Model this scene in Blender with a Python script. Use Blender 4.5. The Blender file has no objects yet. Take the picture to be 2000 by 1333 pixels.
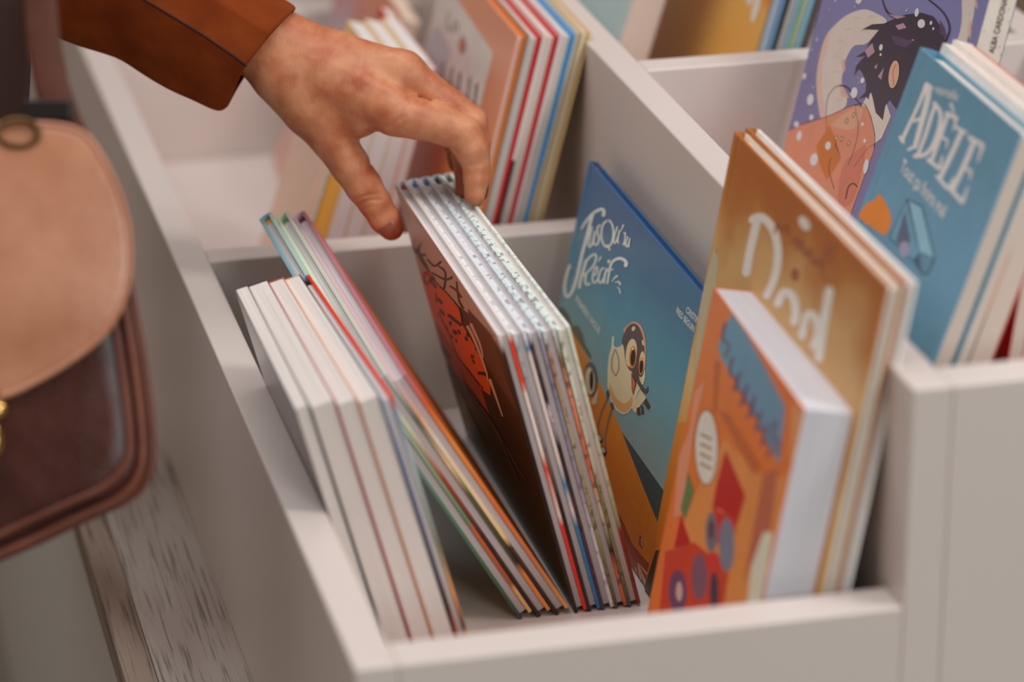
import bpy, bmesh, math, random
import numpy as np
from mathutils import Vector, Matrix, Euler
from mathutils.geometry import tessellate_polygon
from mathutils import noise as mnoise

sc = bpy.context.scene
COL = sc.collection
PI = math.pi

# ---------------------------------------------------------------- camera
CAM_LOC = Vector((-0.4012, -2.0028, 1.0278))
cd = bpy.data.cameras.new('camera')
cam = bpy.data.objects.new('camera', cd)
COL.objects.link(cam)
cam.location = CAM_LOC
cam.rotation_euler = Euler((1.1944, 0.0028, -0.2407), 'XYZ')
cd.sensor_width = 36.0
cd.lens = 6508.5 * 36.0 / 2000.0
cd.clip_start = 0.05
cd.dof.use_dof = True
cd.dof.focus_distance = 2.76
cd.dof.aperture_fstop = 2.45
cd.dof.aperture_blades = 9
sc.camera = cam

# ---------------------------------------------------------------- light
world = bpy.data.worlds.new('room_light')
sc.world = world
world.use_nodes = True
bg = world.node_tree.nodes['Background']
bg.inputs[0].default_value = (1.0, 0.66, 0.46, 1)
bg.inputs[1].default_value = 0.12


def area(name, loc, target, size, energy, col):
    l = bpy.data.lights.new(name, 'AREA')
    l.shape = 'RECTANGLE'
    l.size, l.size_y = size
    l.energy = energy
    l.color = col
    o = bpy.data.objects.new(name, l)
    COL.objects.link(o)
    o.location = loc
    o.rotation_euler = (Vector(target) - Vector(loc)).to_track_quat('-Z', 'Y').to_euler()
    return o


area('ceiling_panel', (-0.5, 0.5, 2.6), (0.1, 0.5, 0), (3.0, 3.2), 57, (0.98, 0.98, 1.0))
area('spot_bank', (1.9, -0.9, 2.8), (0.25, 0.5, 0), (0.6, 0.6), 36, (1.0, 0.96, 0.93))
area('shop_window', (0.9, -3.6, 1.6), (0.25, 0.3, 0), (1.3, 1.1), 50, (0.88, 0.98, 1.0))

sc.view_settings.view_transform = 'Standard'
sc.view_settings.look = 'None'
sc.view_settings.gamma = 1.0
sc.view_settings.use_curve_mapping = False
sc.view_settings.exposure = 0.07


# ---------------------------------------------------------------- helpers
def lin(c, g=1.0):
    r = []
    for v in c[:3]:
        v = v / 255.0
        v = v / 12.92 if v <= 0.04045 else ((v + 0.055) / 1.055) ** 2.4
        r.append(min(0.92, v * g))
    return (r[0], r[1], r[2], 1.0)


GAIN = 1.42
MC = {}


def base_mat(name):
    m = bpy.data.materials.new(name)
    m.use_nodes = True
    nt = m.node_tree
    return m, nt, nt.nodes['Principled BSDF']


def node(nt, typ, **kw):
    n = nt.nodes.new(typ)
    for k, v in kw.items():
        setattr(n, k, v)
    return n


def add_bump(nt, b, height, strength=0.2, dist=0.001):
    bp = node(nt, 'ShaderNodeBump')
    bp.inputs['Strength'].default_value = strength
    bp.inputs['Distance'].default_value = dist
    nt.links.new(height, bp.inputs['Height'])
    nt.links.new(bp.outputs[0], b.inputs['Normal'])


def objco(nt, scale=(1, 1, 1)):
    tc = node(nt, 'ShaderNodeTexCoord')
    mp = node(nt, 'ShaderNodeMapping')
    mp.inputs['Scale'].default_value = scale
    nt.links.new(tc.outputs['Object'], mp.inputs[0])
    return mp.outputs[0]


def plain(col, rough=0.5, g=None, var=0.04, sc_=40.0, coat=0.0, metal=0.0):
    """flat colour with a little procedural mottling"""
    key = ('plain', tuple(col), rough, g, coat, metal)
    if key in MC:
        return MC[key]
    m, nt, b = base_mat('colour_%d_%d_%d' % tuple(col[:3]))
    c = lin(col, GAIN if g is None else g)
    no = node(nt, 'ShaderNodeTexNoise')
    no.inputs['Scale'].default_value = sc_
    no.inputs['Detail'].default_value = 2
    nt.links.new(objco(nt), no.inputs[0])
    rp = node(nt, 'ShaderNodeValToRGB')
    rp.color_ramp.elements[0].position = 0.3
    rp.color_ramp.elements[1].position = 0.7
    rp.color_ramp.elements[0].color = tuple(v * (1 - var) for v in c[:3]) + (1,)
    rp.color_ramp.elements[1].color = tuple(min(1, v * (1 + var)) for v in c[:3]) + (1,)
    nt.links.new(no.outputs[0], rp.inputs[0])
    nt.links.new(rp.outputs[0], b.inputs['Base Color'])
    b.inputs['Roughness'].default_value = rough
    b.inputs['Metallic'].default_value = metal
    b.inputs['Coat Weight'].default_value = coat
    b.inputs['Coat Roughness'].default_value = 0.15
    MC[key] = m
    return m


def ramp_mat(name, stops, length, axis=2, wob=0.05, wscale=30.0, patch=0.0, rough=0.32, const=False, g=None):
    """print colours that change along one side of the cover"""
    m, nt, b = base_mat(name)
    gg = GAIN if g is None else g
    tc = node(nt, 'ShaderNodeTexCoord')
    sp = node(nt, 'ShaderNodeSeparateXYZ')
    nt.links.new(tc.outputs['Object'], sp.inputs[0])
    no = node(nt, 'ShaderNodeTexNoise')
    no.inputs['Scale'].default_value = wscale
    no.inputs['Detail'].default_value = 3
    nt.links.new(tc.outputs['Object'], no.inputs[0])
    mr = node(nt, 'ShaderNodeMath', operation='MULTIPLY')
    nt.links.new(sp.outputs[axis], mr.inputs[0])
    mr.inputs[1].default_value = 1.0 / length
    m2 = node(nt, 'ShaderNodeMath', operation='MULTIPLY_ADD')
    nt.links.new(no.outputs[0], m2.inputs[0])
    m2.inputs[1].default_value = wob * 2
    nt.links.new(mr.outputs[0], m2.inputs[2])
    m3 = node(nt, 'ShaderNodeMath', operation='SUBTRACT')
    nt.links.new(m2.outputs[0], m3.inputs[0])
    m3.inputs[1].default_value = wob
    rp = node(nt, 'ShaderNodeValToRGB')
    cr = rp.color_ramp
    cr.interpolation = 'CONSTANT' if const else 'LINEAR'
    while len(cr.elements) < len(stops):
        cr.elements.new(0.5)
    for e, (p, c) in zip(cr.elements, stops):
        e.position = p
        e.color = lin(c, gg)
    nt.links.new(m3.outputs[0], rp.inputs[0])
    out = rp.outputs[0]
    if patch > 0:
        vo = node(nt, 'ShaderNodeTexNoise')
        vo.inputs['Scale'].default_value = 110
        vo.inputs['Detail'].default_value = 2
        nt.links.new(tc.outputs['Object'], vo.inputs[0])
        r2 = node(nt, 'ShaderNodeValToRGB')
        r2.color_ramp.elements[0].position = 0.52
        r2.color_ramp.elements[1].position = 0.60
        r2.color_ramp.elements[0].color = (1, 1, 1, 1)
        r2.color_ramp.elements[1].color = (1 - patch,) * 3 + (1,)
        nt.links.new(vo.outputs[0], r2.inputs[0])
        mx = node(nt, 'ShaderNodeMix', data_type='RGBA', blend_type='MULTIPLY')
        mx.inputs[0].default_value = 1
        nt.links.new(out, mx.inputs[6])
        nt.links.new(r2.outputs[0], mx.inputs[7])
        out = mx.outputs[2]
    nt.links.new(out, b.inputs['Base Color'])
    b.inputs['Roughness'].default_value = rough
    return m


def lacquer():
    m, nt, b = base_mat('white_lacquer')
    no = node(nt, 'ShaderNodeTexNoise')
    no.inputs['Scale'].default_value = 2.5
    nt.links.new(objco(nt), no.inputs[0])
    rp = node(nt, 'ShaderNodeValToRGB')
    rp.color_ramp.elements[0].color = (0.72, 0.63, 0.58, 1)
    rp.color_ramp.elements[1].color = (0.78, 0.695, 0.65, 1)
    nt.links.new(no.outputs[0], rp.inputs[0])
    nt.links.new(rp.outputs[0], b.inputs['Base Color'])
    b.inputs['Roughness'].default_value = 0.33
    n2 = node(nt, 'ShaderNodeTexNoise')
    n2.inputs['Scale'].default_value = 260
    nt.links.new(objco(nt), n2.inputs[0])
    add_bump(nt, b, n2.outputs[0], 0.04, 0.0004)
    return m


def oak(shift, dark):
    m, nt, b = base_mat('grey_oak')
    tc = node(nt, 'ShaderNodeTexCoord')
    mp = node(nt, 'ShaderNodeMapping')
    mp.inputs['Location'].default_value = (shift, shift * 3, 0)
    mp.inputs['Scale'].default_value = (1, 0.03, 1)
    nt.links.new(tc.outputs['Object'], mp.inputs[0])
    n1 = node(nt, 'ShaderNodeTexNoise')
    n1.inputs['Scale'].default_value = 330
    n1.inputs['Detail'].default_value = 3
    nt.links.new(mp.outputs[0], n1.inputs[0])
    mp2 = node(nt, 'ShaderNodeMapping')
    mp2.inputs['Scale'].default_value = (1, 0.05, 1)
    mp2.inputs['Location'].default_value = (shift, 0, 0)
    nt.links.new(tc.outputs['Object'], mp2.inputs[0])
    n2 = node(nt, 'ShaderNodeTexWave', wave_type='RINGS')
    n2.inputs['Scale'].default_value = 22
    n2.inputs['Distortion'].default_value = 3
    n2.inputs['Detail'].default_value = 2
    nt.links.new(mp2.outputs[0], n2.inputs[0])
    r1 = node(nt, 'ShaderNodeValToRGB')
    r1.color_ramp.elements[0].position = 0.34
    r1.color_ramp.elements[0].color = (0.30, 0.28, 0.27, 1)
    r1.color_ramp.elements[1].position = 0.48
    r1.color_ramp.elements[1].color = (1, 1, 1, 1)
    nt.links.new(n1.outputs[0], r1.inputs[0])
    r2 = node(nt, 'ShaderNodeValToRGB')
    a, c = (((0.21, 0.14, 0.105), (0.36, 0.27, 0.215)) if dark else ((0.36, 0.295, 0.255), (0.45, 0.385, 0.34)))
    r2.color_ramp.elements[0].color = a + (1,)
    r2.color_ramp.elements[1].color = c + (1,)
    nt.links.new(n2.outputs[0], r2.inputs[0])
    mx = node(nt, 'ShaderNodeMix', data_type='RGBA', blend_type='MULTIPLY')
    mx.inputs[0].default_value = 0.75
    nt.links.new(r2.outputs[0], mx.inputs[6])
    nt.links.new(r1.outputs[0], mx.inputs[7])
    nt.links.new(mx.outputs[2], b.inputs['Base Color'])
    b.inputs['Roughness'].default_value = 0.5
    add_bump(nt, b, n1.outputs[0], 0.35, 0.0006)
    return m


def pages_mat(col=(212, 204, 198), contrast=0.12, key=None):
    k = ('pages', tuple(col), contrast)
    if k in MC:
        return MC[k]
    m, nt, b = base_mat('paper_edges')
    no = node(nt, 'ShaderNodeTexNoise')
    no.inputs['Scale'].default_value = 1.0
    no.inputs['Detail'].default_value = 2
    nt.links.new(objco(nt, (2600, 6, 6)), no.inputs[0])
    rp = node(nt, 'ShaderNodeValToRGB')
    c = lin(col, GAIN * 0.9)
    rp.color_ramp.elements[0].position = 0.32
    rp.color_ramp.elements[1].position = 0.6
    rp.color_ramp.elements[0].color = tuple(v * (1 - contrast * 2) for v in c[:3]) + (1,)
    rp.color_ramp.elements[1].color = c
    nt.links.new(no.outputs[0], rp.inputs[0])
    nt.links.new(rp.outputs[0], b.inputs['Base Color'])
    b.inputs['Roughness'].default_value = 0.85
    add_bump(nt, b, no.outputs[0], 0.25, 0.0003)
    MC[k] = m
    return m


# ---- mesh helpers
def link(name, me, parent=None):
    o = bpy.data.objects.new(name, me)
    COL.objects.link(o)
    if parent is not None:
        o.parent = parent
    return o


def from_bm(name, bm, mat, parent=None, smooth=False):
    me = bpy.data.meshes.new(name)
    bm.normal_update()
    bm.to_mesh(me)
    bm.free()
    for mm in (mat if isinstance(mat, (list, tuple)) else [mat]):
        me.materials.append(mm)
    if smooth:
        me.polygons.foreach_set('use_smooth', [True] * len(me.polygons))
    return link(name, me, parent)


def tag(o, label=None, cat=None, group=None, kind=None):
    if label: o['label'] = label
    if cat: o['category'] = cat
    if group: o['group'] = group
    if kind: o['kind'] = kind
    return o


def empty(name, loc=(0, 0, 0), rot=(0, 0, 0)):
    o = bpy.data.objects.new(name, None)
    o.empty_display_size = 0.02
    COL.objects.link(o)
    o.location = loc
    o.rotation_euler = rot
    return o


def prism(bm, prof, lo, hi, axis=2, bev=0.0, seg=2):
    """extrude a closed profile given in the two other axes between lo and hi along axis"""
    def mk(p, h):
        if axis == 2: return (p[0], p[1], h)
        if axis == 1: return (p[0], h, p[1])
        return (h, p[0], p[1])
    a = [bm.verts.new(mk(p, lo)) for p in prof]
    b = [bm.verts.new(mk(p, hi)) for p in prof]
    n = len(prof)
    fs = [bm.faces.new(a[::-1]), bm.faces.new(b)]
    for i in range(n):
        fs.append(bm.faces.new((a[i], a[(i + 1) % n], b[(i + 1) % n], b[i])))
    bmesh.ops.recalc_face_normals(bm, faces=fs)
    if bev > 0:
        es = {e for f in fs for e in f.edges}
        bmesh.ops.bevel(bm, geom=list(es), offset=bev, segments=seg, affect='EDGES', profile=0.5, clamp_overlap=True)


def box(bm, x0, x1, y0, y1, z0, z1, bev=0.0, seg=2):
    prism(bm, [(x0, y0), (x1, y0), (x1, y1), (x0, y1)], z0, z1, 2, bev, seg)


def box_obj(name, dims, mat, parent=None, bev=0.0015, seg=2):
    bm = bmesh.new()
    box(bm, *dims, bev=bev, seg=seg)
    return from_bm(name, bm, mat, parent)


# ---------------------------------------------------------------- furniture
W, H2 = 0.36, 0.1645
TL, TF, TD, TB = 0.030, 0.0345, 0.029, 0.032
D1, D2 = 0.778, 0.7248
ZL, ZR, ZT = -0.165, 0.0, -0.236
YE = 2.40
LAC = lacquer()

low = tag(empty('book_bin', (0, 0, 0)), 'lower white lacquered book bin nearest the handbag, with two compartments', 'book bin')
box_obj('side_panel', (-TL, 0.0, -TF, YE, ZT, 0.0), LAC, low, 0.002, 3)
box_obj('front_panel', (0.0, W, -TF, 0.0, ZT, 0.0), LAC, low, 0.002, 3)
box_obj('cross_panel', (0.0, W, D1, D1 + TB, ZL, 0.0), LAC, low, 0.002, 3)
box_obj('cross_panel', (0.0, W, 1.56, 1.56 + TB, ZL, 0.0), LAC, low, 0.002, 3)
box_obj('cross_panel', (0.0, W, YE - TB, YE, ZL, 0.0), LAC, low, 0.002, 3)
box_obj('bottom_board', (0.0, W, 0.0, YE, ZL - 0.018, ZL), LAC, low, 0.001, 1)

W2 = W + TD
W3 = 0.752
high = tag(empty('book_bin', (W, 0, 0)), 'taller white lacquered book bin standing one step higher, holding the teal book', 'book bin')
def hb(name, x0, x1, y0, y1, z0, z1, bev=0.002):
    return box_obj(name, (x0 - W, x1 - W, y0, y1, z0, z1), LAC, high, bev, 3)
hb('side_panel', W, W2, -TF, YE, ZT, H2)
hb('side_panel', W3, W3 + 0.03, -TF, YE, ZT, H2)
hb('front_panel', W2, W3, -TF, 0.0, ZT, H2)
hb('cross_panel', W2, W3, D2, D2 + TB, ZR, H2)
hb('cross_panel', W2, W3, 1.50, 1.50 + TB, ZR, H2)
hb('cross_panel', W2, W3, YE - TB, YE, ZR, H2)
hb('bottom_board', W2, W3, 0.0, YE, ZR - 0.018, ZR, 0.001)

# oak-topped cabinet under the bins
cab = tag(empty('base_cabinet', (0, 0, ZT)), 'white base cabinet with a grey oak plank top under the book bins', 'cabinet')
xs = [(-0.131, -0.1048, True), (-0.1044, -0.005, False), (-0.0046, 0.30, True), (0.3004, 0.60, False), (0.6004, 0.84, True)]
for i, (a, c, d) in enumerate(xs):
    box_obj('plank', (a, c, -0.12, YE + 0.05, -0.032, 0.0), oak(i * 1.7, d), cab, 0.0012, 2)
CABM = plain((206, 206, 202), 0.45, 1.1)
box_obj('cabinet_body', (-0.119, 0.82, -0.10, YE + 0.02, -0.74, -0.032), CABM, cab, 0.002, 2)
for k, (a, c) in enumerate(((-0.098, 0.6995), (0.7025, 1.50), (1.503, 2.40))):
    box_obj('door_panel', (-0.1215, -0.119, a, c, -0.70, -0.036), CABM, cab, 0.0008, 1)

fl = box_obj('floor', (-2.2, 2.2, -3.2, 3.4, -1.03, -1.0), plain((150, 142, 132), 0.6, 1.0), None, 0, 1)
fl['kind'] = 'structure'
legbm = bmesh.new()
box(legbm, -0.06, 0.78, -0.05, YE - 0.05, -0.764, -0.74)
from_bm('plinth', legbm, plain((60, 56, 52), 0.6), cab)

# books: foot of the spine-side corner, tilt, turn, height, depth, thickness (metres, radians)
BOOKS = {
    'center1': {'x': 0.2213, 'y': 0.335, 'z': -0.165, 'tilt': -0.2504, 'yaw': 0.0061, 'H': 0.2558, 'L': 0.3751, 'th': 0.0108},
    'center2': {'x': 0.2325, 'y': 0.335, 'z': -0.165, 'tilt': -0.2479, 'yaw': 0.0086, 'H': 0.2557, 'L': 0.3777, 'th': 0.0108},
    'center3': {'x': 0.2438, 'y': 0.335, 'z': -0.165, 'tilt': -0.2454, 'yaw': 0.0112, 'H': 0.2556, 'L': 0.3803, 'th': 0.0108},
    'center4': {'x': 0.255, 'y': 0.335, 'z': -0.165, 'tilt': -0.2428, 'yaw': 0.0138, 'H': 0.2555, 'L': 0.3828, 'th': 0.0108},
    'center5': {'x': 0.2663, 'y': 0.335, 'z': -0.165, 'tilt': -0.2403, 'yaw': 0.0164, 'H': 0.2554, 'L': 0.3854, 'th': 0.0108},
    'lean1': {'x': 0.1754, 'y': 0.335, 'z': -0.165, 'tilt': -0.5357, 'yaw': 0.0198, 'H': 0.2572, 'L': 0.3871, 'th': 0.0124},
    'lean2': {'x': 0.1907, 'y': 0.335, 'z': -0.165, 'tilt': -0.5391, 'yaw': 0.0191, 'H': 0.2559, 'L': 0.39, 'th': 0.0124},
    'lean3': {'x': 0.2059, 'y': 0.335, 'z': -0.165, 'tilt': -0.5425, 'yaw': 0.0185, 'H': 0.2547, 'L': 0.3929, 'th': 0.0124},
    'paper1': {'x': 0.0441, 'y': 0.22, 'z': -0.165, 'tilt': -0.2593, 'yaw': 0.0063, 'H': 0.2595, 'L': 0.2563, 'th': 0.0109},
    'paper2': {'x': 0.0562, 'y': 0.22, 'z': -0.165, 'tilt': -0.2615, 'yaw': 0.0172, 'H': 0.2603, 'L': 0.2589, 'th': 0.0189},
    'paper3': {'x': 0.0764, 'y': 0.22, 'z': -0.165, 'tilt': -0.2638, 'yaw': 0.0287, 'H': 0.2611, 'L': 0.2617, 'th': 0.0158},
    'paper4': {'x': 0.0935, 'y': 0.22, 'z': -0.165, 'tilt': -0.2659, 'yaw': 0.0394, 'H': 0.2618, 'L': 0.2642, 'th': 0.0162},
    'paper5': {'x': 0.1109, 'y': 0.22, 'z': -0.165, 'tilt': -0.2677, 'yaw': 0.048, 'H': 0.2624, 'L': 0.2662, 'th': 0.0096},
    'reef': {'x': 0.2886, 'y': 0.345, 'z': -0.165, 'tilt': 0.2011, 'yaw': 0.0022, 'H': 0.2516, 'L': 0.3865, 'th': 0.0095},
    'tan1': {'x': 0.2857, 'y': 0.012, 'z': -0.165, 'tilt': 0.1747, 'yaw': -0.0038, 'H': 0.3946, 'L': 0.3507, 'th': 0.0116},
    'tan2': {'x': 0.2976, 'y': 0.012, 'z': -0.165, 'tilt': 0.1761, 'yaw': 0.0027, 'H': 0.3964, 'L': 0.3532, 'th': 0.0116},
    'orange_paper': {'x': 0.246, 'y': 0.02, 'z': -0.165, 'tilt': 0.1781, 'yaw': -0.0385, 'H': 0.3055, 'L': 0.243, 'th': 0.0384},
    'adele1': {'x': 0.3937, 'y': 0.12, 'z': -0.0, 'tilt': 0.3277, 'yaw': -0.0252, 'H': 0.305, 'L': 0.2213, 'th': 0.0185},
    'adele2': {'x': 0.414, 'y': 0.12, 'z': -0.0, 'tilt': 0.3259, 'yaw': -0.0197, 'H': 0.3068, 'L': 0.2216, 'th': 0.0087},
    'adele3': {'x': 0.4238, 'y': 0.12, 'z': -0.0, 'tilt': 0.3242, 'yaw': -0.0144, 'H': 0.3087, 'L': 0.2219, 'th': 0.0178},
    'row1': {'x': 0.2119, 'y': 0.825, 'z': -0.165, 'tilt': 0.2379, 'yaw': -0.0111, 'H': 0.3505, 'L': 0.3, 'th': 0.0084},
    'row2': {'x': 0.2205, 'y': 0.825, 'z': -0.165, 'tilt': 0.2409, 'yaw': -0.0092, 'H': 0.3505, 'L': 0.2131, 'th': 0.0143},
    'row3': {'x': 0.2351, 'y': 0.825, 'z': -0.165, 'tilt': 0.2445, 'yaw': -0.0068, 'H': 0.3505, 'L': 0.2035, 'th': 0.0143},
    'row4': {'x': 0.2497, 'y': 0.825, 'z': -0.165, 'tilt': 0.2481, 'yaw': -0.0044, 'H': 0.3505, 'L': 0.1941, 'th': 0.0138},
    'row5': {'x': 0.2639, 'y': 0.825, 'z': -0.165, 'tilt': 0.2506, 'yaw': -0.0027, 'H': 0.3505, 'L': 0.1873, 'th': 0.006},
    'row6': {'x': 0.2702, 'y': 0.825, 'z': -0.165, 'tilt': 0.2524, 'yaw': -0.0015, 'H': 0.3505, 'L': 0.1827, 'th': 0.0074},
    'winter': {'x': 0.4877, 'y': 0.36, 'z': -0.0, 'tilt': 0.2274, 'yaw': 0.0, 'H': 0.345, 'L': 0.335, 'th': 0.0238},
    'pocket1': {'x': 0.1024, 'y': 0.95, 'z': -0.165, 'tilt': 0.2985, 'yaw': 0.0094, 'H': 0.3013, 'L': 0.14, 'th': 0.0164},
    'pocket2': {'x': 0.1206, 'y': 0.95, 'z': -0.165, 'tilt': 0.2947, 'yaw': 0.0069, 'H': 0.3014, 'L': 0.14, 'th': 0.0164},
    'pocket3': {'x': 0.1387, 'y': 0.95, 'z': -0.165, 'tilt': 0.291, 'yaw': 0.0043, 'H': 0.3014, 'L': 0.14, 'th': 0.0165},
    'amber1': {'x': 0.083, 'y': 0.95, 'z': -0.165, 'tilt': 0.3221, 'yaw': 0.0127, 'H': 0.2884, 'L': 0.14, 'th': 0.016},
    'blush2': {'x': 0.071, 'y': 0.95, 'z': -0.165, 'tilt': 0.3273, 'yaw': -0.014, 'H': 0.285, 'L': 0.135, 'th': 0.0047},
    'blush3': {'x': 0.0764, 'y': 0.95, 'z': -0.165, 'tilt': 0.3269, 'yaw': 0.0044, 'H': 0.285, 'L': 0.135, 'th': 0.0047},
    'blush1': {'x': 0.169, 'y': 1.22, 'z': -0.165, 'tilt': 0.3865, 'yaw': -0.0366, 'H': 0.27, 'L': 0.3, 'th': 0.02},
    'red_side': {'x': 0.158, 'y': 0.95, 'z': -0.165, 'tilt': 0.275, 'yaw': 0.0, 'H': 0.29, 'L': 0.21, 'th': 0.011},
    'pale_block': {'x': 0.3972, 'y': 0.97, 'z': -0.0, 'tilt': 0.2869, 'yaw': -0.0229, 'H': 0.33, 'L': 0.3, 'th': 0.0332},
    'yellow_cover': {'x': 0.4905, 'y': 0.84, 'z': -0.0, 'tilt': 0.2582, 'yaw': -0.0179, 'H': 0.33, 'L': 0.3, 'th': 0.0039},
    'blue_a': {'x': 0.4944, 'y': 0.84, 'z': -0.0, 'tilt': 0.2639, 'yaw': -0.0197, 'H': 0.33, 'L': 0.3, 'th': 0.0102},
    'blue_b': {'x': 0.5045, 'y': 0.84, 'z': -0.0, 'tilt': 0.2734, 'yaw': -0.0227, 'H': 0.33, 'L': 0.3, 'th': 0.0134},
    'blue_c': {'x': 0.5179, 'y': 0.84, 'z': -0.0, 'tilt': 0.2832, 'yaw': -0.0257, 'H': 0.33, 'L': 0.3, 'th': 0.0112},
    'blue_d': {'x': 0.5293, 'y': 0.84, 'z': -0.0, 'tilt': 0.2906, 'yaw': -0.028, 'H': 0.33, 'L': 0.3, 'th': 0.007},
}
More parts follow.
